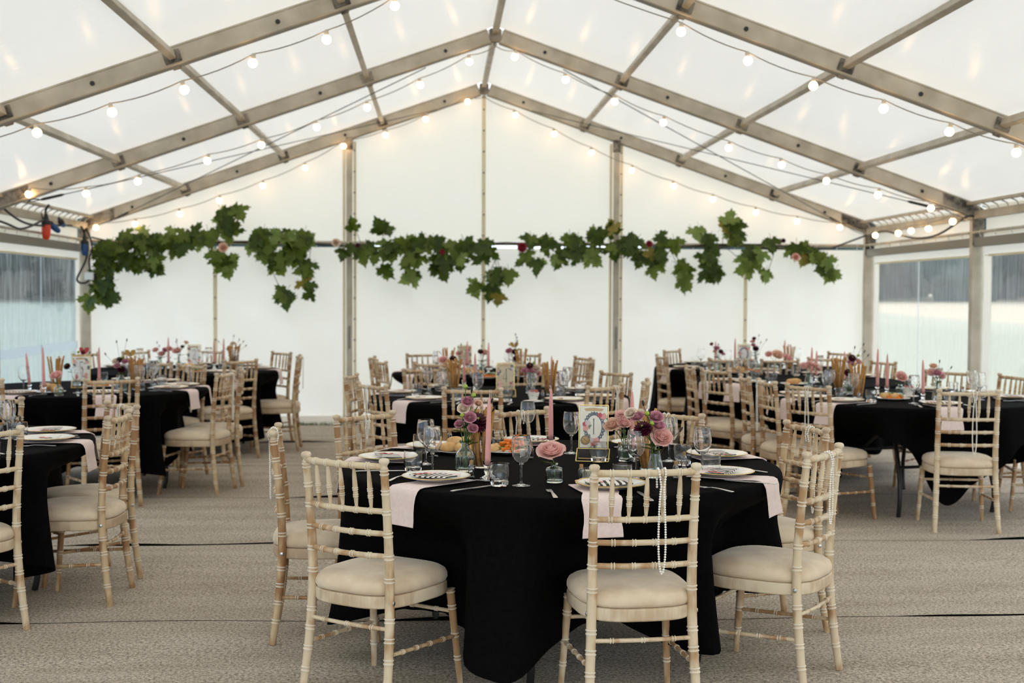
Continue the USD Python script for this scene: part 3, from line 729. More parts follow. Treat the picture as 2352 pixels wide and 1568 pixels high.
# class counters keep labels apart
for i, (tb, x, y, hd, kd, pe, where) in enumerate(CH):
    a = math.radians(hd); fx_, fy_ = math.cos(a), math.sin(a)
    loc = (x + 0.225 * fx_, y + 0.225 * fy_, 0.0); rz = a - PI / 2
    copy(CHAIR[kd], 'banquet_chair', f'limewashed bamboo-style chair at {TN[tb]}, {where}', 'chair', loc, rz, 'chairs around ' + TN[tb])
    if pe is not None:
        lng = [0.30, 0.34, 0.26, 0.38][i % 4] if i != 1 else 0.345
        t = (pe + 0.18) / 0.36; b = -0.224 - 0.026 * 4 * t * (1 - t)
        lx, ly = pe, b
        c_, s_ = math.cos(rz), math.sin(rz)
        solo('pearl_necklace', pearls(i, lng), 'pearl', f'white pearl strand on the chair at {TN[tb]}, {where}', 'necklace', True, 'pearl strands on chair backs', loc=(loc[0] + lx * c_ - ly * s_, loc[1] + lx * s_ + ly * c_, 0.878), rz=rz)

# ================================================================ TABLES AND CLOTHS
TZ = 0.76


def round_table(key, turn):
    x, y = TABLE[key]; R = RAD[key] - 0.012
    t = thing('round_table', f'round folding banquet table under black cloth, {TN[key]}', 'table', (x, y, 0), turn)
    part(t, 'tabletop', lathe([(0, 0.722), (R - 0.01, 0.722), (R, 0.728), (R, 0.750), (R - 0.006, 0.755), (0, 0.755)], 64), 'grey_steel', 30)
    for q in (-1, 1):
        for u in (-1, 1):
            part(t, 'leg', tube(curve([(u * 0.30, q * 0.30, 0.722), (u * 0.32, q * 0.40, 0.50), (u * 0.36, q * 0.52, 0.27), (u * 0.37, q * 0.53, 0.0)], 18), 0.0155, 10), 'black_metal', True)
        part(t, 'leg_brace', tube([(-0.35, q * 0.50, 0.33), (0.35, q * 0.50, 0.33)], 0.011, 8), 'black_metal', True)
        part(t, 'folding_stay', tube([(0, q * 0.05, 0.70), (0.02, q * 0.28, 0.50), (0.0, q * 0.50, 0.34)], 0.010, 8), 'black_metal', True)
        part(t, 'leg_header', tube([(-0.32, q * 0.30, 0.712), (0.32, q * 0.30, 0.712)], 0.013, 8), 'black_metal', True)


def cloth(key, drop, seed, nf=13):
    """drop(theta) gives how far the cloth hangs below the table edge."""
    x, y = TABLE[key]; R = RAD[key]; q = random.Random(seed); N = 260
    th = np.arange(N + 1) * 2 * PI / N; d = np.array([min(drop(a), TZ - 0.012) for a in th[:-1]]); d = np.concatenate([d, d[:1]])
    ph = [q.uniform(0, 6.3) for _ in range(4)]
    fold = 0.55 * np.sin(nf * th + 1.1 * np.sin(3 * th + ph[0]) + ph[1]) + 0.35 * np.sin((2 * nf - 5) * th + ph[2]) + 0.2 * np.sin(7 * th + ph[3])
    fold *= 0.75 + 0.35 * np.sin(5 * th + ph[2])
    rows = [(0.0001, TZ)] + [(R * k, TZ) for k in (0.35, 0.7, 0.92, 0.985)] + [(R + 0.004, TZ - 0.003), (R + 0.010, TZ - 0.012)]
    P = [np.stack([r * np.cos(th), r * np.sin(th), np.full(N + 1, z)], 1) for r, z in rows]
    dm = d.max(); seats = []
    for tb, cx, cy, hd, *_ in CH:                                   # the chairs pushed in hold the hanging cloth back with the front of their seats
        a = math.radians(hd); ox, oy = cx + 0.225 * math.cos(a) - x, cy + 0.225 * math.sin(a) - y
        if tb == key: seats.append((math.atan2(oy, ox), math.hypot(ox, oy) - 0.232))
    for t in np.linspace(0.05, 1, 26):
        amp = 0.002 + 0.042 * t ** 1.3 * (0.4 + d / dm * 0.6)
        rr = R + 0.012 + amp * (fold + 0.75) + 0.03 * t * t * (d / dm); z = TZ - 0.012 - t * (np.clip(d + 0.018 * fold, 0.05, TZ - 0.012) - 0.012)
        ramp = np.clip((0.735 - z) / 0.21, 0, 1); ramp = ramp * ramp * (3 - 2 * ramp)
        for a, rf in seats:
            lat = np.abs(rr * np.sin(th - a)); w = np.clip((0.40 - lat) / 0.17, 0, 1) * (np.cos(th - a) > 0); w = w * w * (3 - 2 * w) * ramp
            tgt = (rf - 0.012 + 0.25 * amp * fold) / np.maximum(np.cos(th - a), 0.5)
            rr = rr + np.minimum(tgt - rr, 0) * w
        P.append(np.stack([rr * np.cos(th), rr * np.sin(th), z], 1))
    v, f = grid(np.array(P))
    solo('tablecloth', (v, f), 'black_cloth', f'black cloth draped over {TN[key]}', 'tablecloth', True, 'black tablecloths', loc=(x, y, 0))


def square(a, t0, R=0.93, cap_=0.66, soft=0.0):
    def go(th):
        c, s = abs(math.cos(th - t0)), abs(math.sin(th - t0))
        k = a / max(c, s); return min(cap_ + 0.15 * max(0, k - R - cap_), k - R)
    return go


def lobes(base, pts, w=0.32):
    def go(th):
        d = base
        for a, e in pts:
            q = (th - math.radians(a) + PI) % (2 * PI) - PI; d += (e - base) * math.exp(-(q / w) ** 2)
        return d
    return go


for i, k in enumerate(TABLE):
    round_table(k, {'R1': 0.23, 'T1': 0.35}.get(k, 0.4 + 0.8 * i))
cloth('T1', lobes(0.51, [(-107, 0.64), (-58, 0.61), (-165, 0.60), (10, 0.6), (60, 0.6), (150, 0.6)], 0.22), 1, 19)
cloth('L1', lobes(0.46, [(-62, 0.70), (-8, 0.66), (60, 0.6), (140, 0.6)], 0.30), 2)
cloth('L2', lobes(0.50, [(-35, 0.60), (-110, 0.6), (40, 0.55)], 0.45), 3)
cloth('L3', lobes(0.52, [(-45, 0.66), (-120, 0.6), (20, 0.6)], 0.4), 4)
cloth('C2', lobes(0.50, [(-90, 0.60), (180, 0.62), (0, 0.62), (90, 0.6)], 0.4), 5)
cloth('C3', lobes(0.50, [(-120, 0.62), (-30, 0.6)], 0.4), 6)
cloth('R1', lobes(0.20, [(-92, 0.50), (-78, 0.50), (-30, 0.42), (20, 0.5), (100, 0.5)], 0.24), 7, 11)
cloth('R2', lobes(0.52, [(-130, 0.66), (160, 0.6)], 0.4), 8)
cloth('R3', lobes(0.54, [(-150, 0.68), (-90, 0.6)], 0.4), 9)

# ================================================================ TABLEWARE KINDS
def kind(name, parts):
    c = kindclass(name)
    for nm, mesh, mat, sm in parts: part(c, nm, mesh, mat, sm)
    return c


bowl_o = [(0.0045, 0.078), (0.012, 0.084), (0.025, 0.096), (0.0355, 0.115), (0.0395, 0.138), (0.0375, 0.165), (0.0335, 0.192)]
WINE = kind('wine_glass', [('bowl', lathe([(0, 0.080)] + bowl_o + [(0.0322, 0.1925)] + [(r - 0.0014, z) for r, z in bowl_o[::-1][1:-1]] + [(0, 0.0885)], 28), 'glass', True),
                           ('foot', lathe([(0, 0.0), (0.034, 0.0), (0.0345, 0.0015), (0.02, 0.004), (0.007, 0.008), (0.0042, 0.018), (0.004, 0.055), (0.0046, 0.0785), (0, 0.0785)], 28), 'glass', True)])
TUMB = kind('tumbler', [('body', lathe([(0, 0.0), (0.030, 0.0), (0.034, 0.004), (0.0385, 0.035), (0.0395, 0.06), (0.0375, 0.086), (0.0362, 0.0865), (0.038, 0.06), (0.037, 0.036), (0.033, 0.018), (0, 0.015)], 44), 'glass', 35)])
PLATE = kind('dinner_plate', [('plate', lathe([(0, 0.0), (0.075, 0.0), (0.08, 0.004), (0.13, 0.0165), (0.1335, 0.019), (0.1325, 0.0205), (0.128, 0.0195), (0.09, 0.0085), (0.078, 0.0065), (0, 0.0065)], 48), 'china', True),
                              ('gilt_edge', lathe([(0.1318, 0.0208), (0.1342, 0.0194), (0.1338, 0.0182), (0.131, 0.0202)], 48, True), 'gold', True)])
GPLATE = kind('scalloped_plate', [('plate', (lambda m: (np.stack([m[0][:, 0] * (1 + 0.022 * np.cos(14 * np.arctan2(m[0][:, 1], m[0][:, 0])) * (np.hypot(m[0][:, 0], m[0][:, 1]) / 0.13) ** 4), m[0][:, 1] * (1 + 0.022 * np.cos(14 * np.arctan2(m[0][:, 1], m[0][:, 0])) * (np.hypot(m[0][:, 0], m[0][:, 1]) / 0.13) ** 4), m[0][:, 2]], 1), m[1]))(lathe([(0, 0.0), (0.075, 0.0), (0.08, 0.004), (0.13, 0.0165), (0.1335, 0.019), (0.1325, 0.0205), (0.128, 0.0195), (0.09, 0.0085), (0.078, 0.0065), (0, 0.0065)], 112)), 'china', True),
                                  ('gilt_edge', (lambda m: (np.stack([m[0][:, 0] * (1 + 0.022 * np.cos(14 * np.arctan2(m[0][:, 1], m[0][:, 0]))), m[0][:, 1] * (1 + 0.022 * np.cos(14 * np.arctan2(m[0][:, 1], m[0][:, 0]))), m[0][:, 2]], 1), m[1]))(lathe([(0.1265, 0.0205), (0.1350, 0.0210), (0.1355, 0.0185), (0.130, 0.017)], 112, True)), 'gold', True)])


def utensil(fork):
    if fork:
        v = [box((dx, 0.158, 0.004), (0.0028, 0.048, 0.0022)) for dx in (-0.0087, -0.0029, 0.0029, 0.0087)]
        y = np.array([0.0, 0.02, 0.06, 0.10, 0.115, 0.128, 0.136]); w = np.array([0.008, 0.0085, 0.0055, 0.004, 0.006, 0.0105, 0.0105]); z = np.array([0.002, 0.003, 0.006, 0.007, 0.005, 0.003, 0.004])
    else:
        v = []; y = np.array([0.0, 0.02, 0.06, 0.098, 0.104, 0.12, 0.17, 0.20, 0.212]); w = np.array([0.0075, 0.0085, 0.0065, 0.005, 0.007, 0.0085, 0.009, 0.006, 0.001]); z = np.array([0.003, 0.004, 0.004, 0.004, 0.0035, 0.003, 0.003, 0.003, 0.003])
    P = np.array([[(-w[i], y[i], z[i]), (w[i], y[i], z[i])] for i in range(len(y))])
    return slab(P, (0, 0, 1), 0.0022), v


fk, tines = utensil(True)
FORK = kindclass('fork'); part(FORK, 'handle', fk, 'steel')
for tn in tines: part(FORK, 'tine', tn, 'steel')
KNIFE = kindclass('knife'); kn, _ = utensil(False); part(KNIFE, 'knife_body', kn, 'steel')

# pink napkin: from under the plate out over the table edge (origin at the edge, +y towards the middle)
npth = [(0.30, 0.004), (0.20, 0.004), (0.10, 0.004), (0.03, 0.004), (0.004, 0.002), (-0.010, -0.006), (-0.016, -0.025), (-0.019, -0.055), (-0.023, -0.085), (-0.027, -0.112), (-0.031, -0.138)]


def napkin_mesh(bend, wide=0.145):
    P = np.array([[(u * wide + bend * (0.3 - y) * (1 if y < 0.1 else 0.3) + 0.004 * math.sin(5 * k + 3 * u), y - 0.004 * abs(u) * (k > 5), z + 0.0) for u in np.linspace(-0.5, 0.5, 9)] for k, (y, z) in enumerate(npth)])
    return slab(P, (0, -0.35, 0.94) if False else (0, -0.6, 0.8), 0.0035)


NAPK = [kind(f'napkin_{c}', [('cloth', napkin_mesh(b), 'pink_linen', 40)]) for c, b in (('straight', 0.0), ('left', -0.12), ('right', 0.12))]


def paper_mesh(sx=0.165, sy=0.085):
    P = np.array([[(u * sx, v * sy, 0.004 + 0.003 * math.sin(6 * u + 2 * v)) for u in np.linspace(-.5, .5, 9)] for v in np.linspace(-.5, .5, 5)])
    return slab(P, (0, 0, 1), 0.004)


def spots(seed, n, r0, r1, sx, sy, z):
    q = random.Random(seed)
    return [tf(lathe([(0, 0), (r, 0), (r * 0.8, 0.0012), (0, 0.0016)], 9), (q.uniform(-sx, sx), q.uniform(-sy, sy), z)) for r in [q.uniform(r0, r1) for _ in range(n)]]


PAPN = kindclass('paper_napkin'); part(PAPN, 'folded_sheet', paper_mesh(), 'stripe_print', 30)
for k, sp_ in enumerate(spots(4, 5, 0.008, 0.015, 0.03, 0.03, 0.0085)): part(PAPN, 'printed_rose', tf(sp_, (-0.045, 0, 0)), 'print_pink' if k % 2 else 'print_red')
for k, sp_ in enumerate(spots(9, 4, 0.006, 0.010, 0.04, 0.035, 0.0078)): part(PAPN, 'printed_leaf', tf(sp_, (-0.045, 0, 0)), 'print_green')
part(PAPN, 'pink_lining', slab(np.array([[(u * 0.16, 0.045 + v * 0.03, 0.002 + 0.004 * v) for u in np.linspace(-.5, .5, 5)] for v in (0, 1)]), (0, 0, 1), 0.002), 'pink_linen')
FPAP = kindclass('floral_napkin'); part(FPAP, 'folded_sheet', paper_mesh(0.15, 0.10), 'white_paper', 30)
for k, sp_ in enumerate(spots(14, 6, 0.008, 0.016, 0.045, 0.03, 0.0085)): part(FPAP, 'printed_rose', sp_, 'print_pink' if k % 2 else 'print_red')
for k, sp_ in enumerate(spots(19, 6, 0.005, 0.010, 0.055, 0.038, 0.0078)): part(FPAP, 'printed_leaf', sp_, 'print_green' if k % 2 else 'print_slate')

HOLD = kind('candle_holder', [('glass_body', lathe([(0, 0), (0.030, 0), (0.031, 0.003), (0.018, 0.010), (0.009, 0.016), (0.014, 0.026), (0.0155, 0.033), (0.009, 0.041), (0.0135, 0.047), (0.0185, 0.056), (0.0195, 0.072), (0.0175, 0.072), (0.0125, 0.056), (0.0, 0.052)], 24), 'glass', 40)])
CAND = kind('taper_candle', [('wax', lathe([(0, 0), (0.0112, 0.0), (0.0118, 0.03), (0.0105, 0.12), (0.008, 0.20), (0.0045, 0.238), (0.0, 0.245)], 18), 'candle', True), ('wick', tube([(0, 0, 0.243), (0.001, 0, 0.254)], 0.0012, 5), 'wick', True)])
SGL = kind('breadstick_glass', [('body', lathe([(0, 0), (0.033, 0), (0.035, 0.003), (0.0365, 0.135), (0.0352, 0.135), (0.034, 0.01), (0, 0.008)], 26), 'glass', 35)])
STK = kind('breadstick', [('stick', tube(curve([(0, 0, 0), (0.002, 0.001, 0.09), (-0.001, 0.002, 0.18), (0.001, 0, 0.235)], 12), 0.0062, 8), 'breadstick', True)])
TALLV = kind('tall_bud_vase', [('bottle', lathe([(0, 0), (0.036, 0), (0.038, 0.004), (0.038, 0.06), (0.035, 0.078), (0.017, 0.098), (0.0145, 0.118), (0.018, 0.124), (0.0165, 0.125), (0.0125, 0.118), (0.015, 0.098), (0.033, 0.074), (0.035, 0.056), (0.0345, 0.012), (0, 0.010)], 26), 'green_glass', 35),
                               ('embossed_rib', cat([tube(curve([(0.038 * math.cos(a + 0.12), 0.038 * math.sin(a + 0.12), 0.01), (0.0385 * math.cos(a + 0.12), 0.0385 * math.sin(a + 0.12), 0.05), (0.0375 * math.cos(a), 0.0375 * math.sin(a), 0.068), (0.0385 * math.cos(a - 0.12), 0.0385 * math.sin(a - 0.12), 0.05), (0.038 * math.cos(a - 0.12), 0.038 * math.sin(a - 0.12), 0.01)], 14), 0.0015, 4) for a in np.arange(12) * 2 * PI / 12]), 'green_glass', True)])
SMALLV = kind('small_bud_jar', [('jar', lathe([(0, 0), (0.031, 0), (0.033, 0.003), (0.034, 0.045), (0.031, 0.056), (0.015, 0.062), (0.0145, 0.070), (0.0175, 0.073), (0.0165, 0.074), (0.0130, 0.068), (0.013, 0.061), (0.028, 0.053), (0.031, 0.044), (0.030, 0.010), (0, 0.008)], 26), 'green_glass', 35)])
CONEV = kind('tapered_vase', [('vase', lathe([(0, 0), (0.036, 0), (0.037, 0.004), (0.034, 0.03), (0.022, 0.085), (0.019, 0.10), (0.021, 0.112), (0.0195, 0.112), (0.0175, 0.10), (0.0205, 0.085), (0.032, 0.03), (0.033, 0.012), (0, 0.010)], 26), 'green_glass', 35)])
FAVR = kind('favour_bottle', [('bottle', lathe([(0, 0), (0.0115, 0), (0.0125, 0.002), (0.0125, 0.045), (0.0085, 0.052), (0.0085, 0.058), (0.0072, 0.058), (0.0072, 0.051), (0.0110, 0.044), (0.011, 0.005), (0, 0.004)], 16), 'glass', 35), ('cork', lathe([(0, 0.050), (0.0070, 0.050), (0.0078, 0.068), (0, 0.068)], 12), 'cork', 30),
                              ('cord', tube(curve([(0.0, -0.009, 0.054), (0.011, -0.013, 0.042), (0.016, -0.0145, 0.022)], 8), 0.0009, 4), 'black_rubber', True), ('tag', prism([(0, 0), (0.018, 0.004), (0.012, 0.032), (-0.002, 0.026)], 0.0012), 'tag_black', False)])
VOTV = kind('votive_candle', [('glass_cup', lathe([(0, 0), (0.020, 0), (0.022, 0.003), (0.024, 0.042), (0.0228, 0.042), (0.0205, 0.006), (0, 0.005)], 18), 'glass', 35), ('wax', lathe([(0, 0.006), (0.0200, 0.006), (0.0215, 0.032), (0, 0.031)], 18), 'cream_dip', 35)])
CUP = kind('petal_cup', [('bowl', lathe([(0, 0), (0.022, 0), (0.024, 0.004), (0.034, 0.03), (0.042, 0.058), (0.0405, 0.058), (0.032, 0.03), (0.022, 0.008), (0, 0.007)], 24), 'china', True), ('printed_sprig', cat([tf(ball((0, 0, 0), 0.0035, 1, (1, 0.3, 1)), (0.036 * math.cos(a), 0.036 * math.sin(a), 0.034 + 0.006 * math.sin(3 * a)), rz=a + PI / 2) for a in np.arange(7) * 0.9]), 'print_slate', True)])
SAUC = kind('saucer', [('plate', lathe([(0, 0), (0.04, 0), (0.07, 0.009), (0.072, 0.011), (0.07, 0.0115), (0.038, 0.004), (0, 0.004)], 32), 'china', True)])
PLAT = kind('serving_plate', [('plate', lathe([(0, 0), (0.07, 0), (0.076, 0.004), (0.118, 0.014), (0.121, 0.0165), (0.117, 0.017), (0.074, 0.007), (0, 0.006)], 40), 'china', True)])
ROLL = kind('bread_roll', [('crust', (lambda m: (m[0] * (1 + 0.10 * (meshkit.fbm(m[0] * 40, 2, 3) - 0.5))[:, None] + (0, 0, 0.022), m[1]))(ball((0, 0, 0), 0.026, 2, (1.9, 0.95, 0.85))), 'roll', True)])
CARR = kind('carrot_stick', [('stick', box((0, 0, 0.006), (0.085, 0.012, 0.011), 0.003), 'carrot', False)])
CUCU = kind('cucumber_stick', [('stick', cat([prism([(-0.04, -0.007), (0.04, -0.007), (0.04, 0.006), (-0.04, 0.006)], 0.010), ]), 'cucumber', False), ('skin', box((0, 0.0075, 0.005), (0.08, 0.003, 0.010)), 'stem', False)])
OLIV = kind('olive', [('flesh', ball((0, 0, 0.010), 0.010, 2, (1.25, 1, 1)), 'olive', True)])
PETL = kind('loose_petal', [('petal', slab(np.array([[(0.014 * math.cos(a) * r, 0.011 * math.sin(a) * r, 0.006 * r * r) for a in np.linspace(0, 2 * PI, 9)] for r in (0.05, 0.6, 1.0)]), (0, 0, 1), 0.0008), 'petal', True)])
RAMK = kind('ramekin', [('dish', lathe([(0, 0), (0.034, 0), (0.038, 0.004), (0.040, 0.038), (0.0375, 0.038), (0.035, 0.010), (0, 0.008)], 26), 'china', 35)])


# ---------------------------------------------------------------- flowers
def rose_mesh(r, q, layers=((3, 0.20, -0.5), (3, 0.34, -0.3), (4, 0.50, -0.15), (5, 0.66, 0.0), (6, 0.82, 0.25), (7, 1.0, 0.6))):
    """Ruffled petals wrapped in rings; opens along +z from the origin."""
    ms = []; a0 = q.uniform(0, 6)
    for n, rr, curl in layers:
        for k in range(n):
            a = a0 + 2 * PI * (k + q.uniform(-.18, .18)) / n; R = r * rr * q.uniform(0.93, 1.05); W = 2 * PI / n * 0.74; H = r * (1.12 - 0.42 * rr) * q.uniform(0.93, 1.06); p0 = q.uniform(0, 6); P = []
            for v in (0, 0.25, 0.5, 0.75, 0.92, 1.0):
                row = []
                for u in np.linspace(-1, 1, 6):
                    rad = R * math.sin(0.12 + v * 1.5) + curl * R * 0.28 * v ** 4 + 0.03 * r * math.sin(3.5 * u + p0) * v ** 3
                    z = H * v ** 0.85 - 0.16 * r * u * u * v ** 3 - max(curl, 0) * 0.22 * r * v ** 4 + 0.025 * r * math.sin(5 * u + p0) * v ** 3
                    b = a + u * W * (0.5 + 0.5 * math.sin(PI * min(0.62, v * 0.62 + 0.12)))
                    row.append((rad * math.cos(b), rad * math.sin(b), z))
                P.append(row)
            ms.append(grid(P))
        a0 += 0.9
    ms.append(ball((0, 0, r * 0.55), r * 0.14, 1, (1, 1, 2)))
    return cat(ms)


def dahlia_mesh(r, q):
    ms = []
    for li, (n, el, ln) in enumerate(((20, -0.35, 0.95), (21, -0.05, 1.0), (20, 0.25, 0.98), (17, 0.55, 0.90), (13, 0.85, 0.78), (9, 1.12, 0.62), (5, 1.36, 0.5))):
        for k in range(n):
            a = 2 * PI * (k + 0.5 * (li % 2) + q.uniform(-.15, .15)) / n; e = el + q.uniform(-.08, .08); L = r * ln; w = r * 0.20
            d = np.array([math.cos(a) * math.cos(e), math.sin(a) * math.cos(e), math.sin(e)]); s = np.array([-math.sin(a), math.cos(a), 0]); u = np.cross(d, s)
            v = np.array([d * L * 0.15, d * L * 0.6 + s * w - u * w * 0.5, d * L + (-u) * w * 0.2, d * L * 0.6 - s * w - u * w * 0.5, d * L * 0.62 + u * w * 0.2])
            ms.append((v, np.array([[0, 1, 4], [1, 2, 4], [2, 3, 4], [3, 0, 4]])))
    ms.append(ball((0, 0, r * 0.05), r * 0.32, 1)); v, f = cat(ms); v[:, 2] += r * 0.3
    return v, f


def align(d):
    """Rotation taking +z to d."""
    d = np.array(d, float); d /= np.linalg.norm(d); s = np.cross([0, 0, 1.0], d); n = np.linalg.norm(s)
    return np.eye(3) if n < 1e-6 else rotm(s / n, math.atan2(n, d[2]))


FQ = random.Random(77)
FCOL = {'pink': ('rose_pink', 'rose', 'soft pink rose'), 'mauve': ('rose_mauve', 'rose', 'mauve pink rose'), 'peach': ('rose_peach', 'rose', 'peach coloured rose'), 'cream': ('rose_cream', 'rose', 'cream rose'),
        'burg': ('dahlia_burgundy', 'dahlia', 'dark burgundy dahlia'), 'red': ('dahlia_red', 'dahlia', 'deep red dahlia'), 'pdahl': ('rose_pink', 'dahlia', 'pink many-petalled dahlia')}
EYEL = EYE + np.array([0, 0, 0.3])


def flower(col, base, head, r, label, face=None, group=None, leaves=1):
    """base: where the stem stands in its vase; head: centre of the bloom."""
    mat, knd, _ = FCOL[col]; base, head = np.asarray(base, float), np.asarray(head, float)
    f_ = np.asarray(face if face is not None else (head - base) / np.linalg.norm(head - base) * 0.5 + np.array([FQ.uniform(-.4, .4), FQ.uniform(-0.9, 0.1), 0.55]), float)
    Rm = align(f_); t = thing(knd, label, 'flower', base, group=group)
    m = rose_mesh(r, FQ) if knd == 'rose' else dahlia_mesh(r, FQ)
    hb = head - base - Rm @ np.array([0, 0, r * 0.45])
    part(t, 'bloom', tf(m, hb, rot=Rm), mat, True)
    if knd == 'dahlia' and col != 'pdahl': part(t, 'flower_eye', tf(ball((0, 0, r * 0.62), r * 0.14, 1), hb, rot=Rm), 'bud_green', True)
    neck = hb * np.array([0.25, 0.25, 1]) * np.array([1, 1, 0.62])
    part(t, 'stem', tube(curve([(0, 0, 0), neck * 0.6, neck, hb * 0.97], 10), 0.0022, 5), 'stem', True)
    part(t, 'calyx', tf(lathe([(0, -0.010), (0.005, -0.008), (0.008, 0.0), (0.012, 0.010)], 7), hb, rot=Rm), 'stem', True)
    for k in range(leaves):
        c = neck * FQ.uniform(0.75, 1.0); a = FQ.uniform(0, 6.3); d = np.array([math.cos(a), math.sin(a), 0.45]); s = np.array([-math.sin(a), math.cos(a), 0])
        P = [[c + d * L * 0.05 + s * w * 0.011 * math.sin(PI * min(1, L + 0.08)) - np.array([0, 0, 0.010 * L * L]) + np.array([0, 0, 0.004 * abs(w)]) for w in (-1, 0, 1)] for L in np.linspace(0, 1, 5)]
        part(t, 'leaf', grid(P), 'maple_mid', True)
    return t


def seedhead(base, tip, label, group):
    base, tip = np.asarray(base, float), np.asarray(tip, float); t = thing('dried_stem', label, 'dried flower', base, group=group); d = tip - base
    part(t, 'stem', tube(curve([(0, 0, 0), d * 0.5 * np.array([0.6, 0.6, 1.1]), d], 10), 0.0009, 4), 'brown_stem', True)
    part(t, 'seed_head', tf(ball((0, 0, 0.008), 0.0062, 1, (0.75, 0.75, 2.1)), d, rot=align(d)), 'seed_black', True)


def bud(base, tip, label):
    base, tip = np.asarray(base, float), np.asarray(tip, float); t = thing('flower_bud', label, 'flower', base); d = tip - base
    part(t, 'stem', tube(curve([(0, 0, 0), d * 0.5 * np.array([0.5, 0.5, 1.1]), d], 10), 0.0016, 5), 'stem', True)
    part(t, 'bud', tf(ball((0, 0, 0.004), 0.0095, 2, (1, 1, 1.2)), d, rot=align(d)), 'bud_green', True)
    for k in range(5):
        a = k * 2 * PI / 5; Rr = rotm([0, 0, 1], a); P = [[(0.004 + 0.022 * L, w * 0.006 * math.sin(PI * min(1, L + 0.1)), -0.004 + 0.008 * L) for w in (-1, 0, 1)] for L in np.linspace(0, 1, 4)]
        part(t, 'sepal', tf(tf(grid(P), rot=Rr), d), 'stem', True)

# ================================================================ WHAT STANDS ON THE TABLES
TS = TZ + 0.0015
SEAT = {}
for tb, x, y, hd, kd, pe, where in CH: SEAT.setdefault(tb, []).append((math.atan2(y - TABLE[tb][1], x - TABLE[tb][0]), where))


def on(px, py): return np.array([*atz(px, py, TS)[:2], TS])


def setting(tb, ang, where, full=True, gold=False, skew=0.0, var=0, glasses=True, paper=True):
    """Plate, napkin, paper napkin, fork and knife in front of one seat; x across, y inwards from the table edge."""
    cx, cy = TABLE[tb]; R = RAD[tb]; ca, sa = math.cos(ang), math.sin(ang); rz = ang + PI / 2      # local +y points to the middle
    def at(u, v, z=TS):                                                                            # u to the left of the sitter, v inwards
        return (cx + (R - v) * ca + u * sa, cy + (R - v) * sa - u * ca, z)
    w = f'at {TN[tb]}, {where}'
    g = ' on ' + TN[tb]
    copy(NAPK[var % 3], 'linen_napkin', f'pink linen napkin {w}', 'napkin', at(skew, 0), rz, 'pink napkins' + g)
    copy(GPLATE if gold else PLATE, 'dinner_plate', f'{"gilt scalloped" if gold else "cream china"} plate {w}', 'plate', at(0, 0.19, TS + 0.0075), rz, 'dinner plates' + g)
    if paper: copy(PAPN if (var + len(where)) % 3 else FPAP, 'paper_napkin', f'{"striped" if (var + len(where)) % 3 else "floral"} paper napkin {w}', 'paper napkin', at(0.01, 0.185, TS + 0.0185), rz + R0.uniform(-0.5, 0.5), 'paper napkins' + g)
    if full:
        copy(FORK, 'fork', f'steel fork {w}', 'fork', at(0.17, 0.09), rz + R0.uniform(-0.15, 0.15), 'forks' + g)
        copy(KNIFE, 'knife', f'steel knife {w}', 'knife', at(-0.175, 0.08), rz + R0.uniform(-0.15, 0.15), 'knives' + g)
    if glasses:
        copy(WINE, 'wine_glass', f'clear stemmed wine glass {w}', 'wine glass', at(0.10 + R0.uniform(-.03, .03), 0.40 + R0.uniform(-.03, .03)), R0.uniform(0, 6), 'wine glasses' + g)
        copy(TUMB, 'tumbler', f'clear water tumbler {w}', 'tumbler', at(-0.13 + R0.uniform(-.03, .03), 0.36 + R0.uniform(-.03, .03)), R0.uniform(0, 6), 'tumblers' + g)
        copy(FAVR, 'favour_bottle', f'small corked favour bottle {w}', 'bottle', at(0.0 + R0.uniform(-.04, .04), 0.42), R0.uniform(0, 6), 'favour bottles' + g)


for tb in TABLE:
    for n, (ang, where) in enumerate(SEAT[tb]):
        if tb == 'T1':
            sp_ = {0: (-0.03, 0), 1: (0.06, 0), 2: (0.02, 0), 3: (0.0, 0), 4: (0.0, 0), 5: (0, 0), 6: (0, 0), 7: (0, 0)}[n]
            setting(tb, ang, where, full=False, gold=(n == 1), skew=sp_[0], var=n, glasses=False)
        else:
            setting(tb, ang, where, full=tb in ('L1', 'R1', 'C2', 'L2'), var=n, skew=R0.uniform(-.04, .04))

# the nearest table: glasses, cutlery and bottles where they stand
SD = ['near left', 'nearest', 'near right', 'far right', 'left', 'far left', 'far', 'far middle', 'middle']
for px, py, w in ((993, 1088, 'in front of the left tumbler'), (978, 1066, 'behind another at the left'), (1197, 1115, 'in front of the carrots'), (1312, 1041, 'left of the number card'), (1461, 1098, 'behind the nearest chair'), (1537, 1059, 'behind the right flowers'), (1612, 1089, 'at the right beside a tumbler'), (1212, 1010, 'far side beyond the carrots')):
    copy(WINE, 'wine_glass', f'clear stemmed wine glass on the nearest table, {w}', 'wine glass', on(px, py), 0.3, 'wine glasses on the nearest table')
for px, py, w in ((949, 1083, 'by the left wine glasses'), (1147, 1115, 'front, right of the candle holder'), (1145, 1028, 'beyond the breadstick glass'), (968, 1040, 'far left behind a wine glass'), (1429, 1117, 'behind the nearest chair back'), (1568, 1067, 'right, behind a favour bottle'), (1633, 1091, 'at the far right place'), (1375, 1060, 'behind the number card')):
    copy(TUMB, 'tumbler', f'clear water tumbler on the nearest table, {w}', 'tumbler', on(px, py), 0.3, 'tumblers on the nearest table')
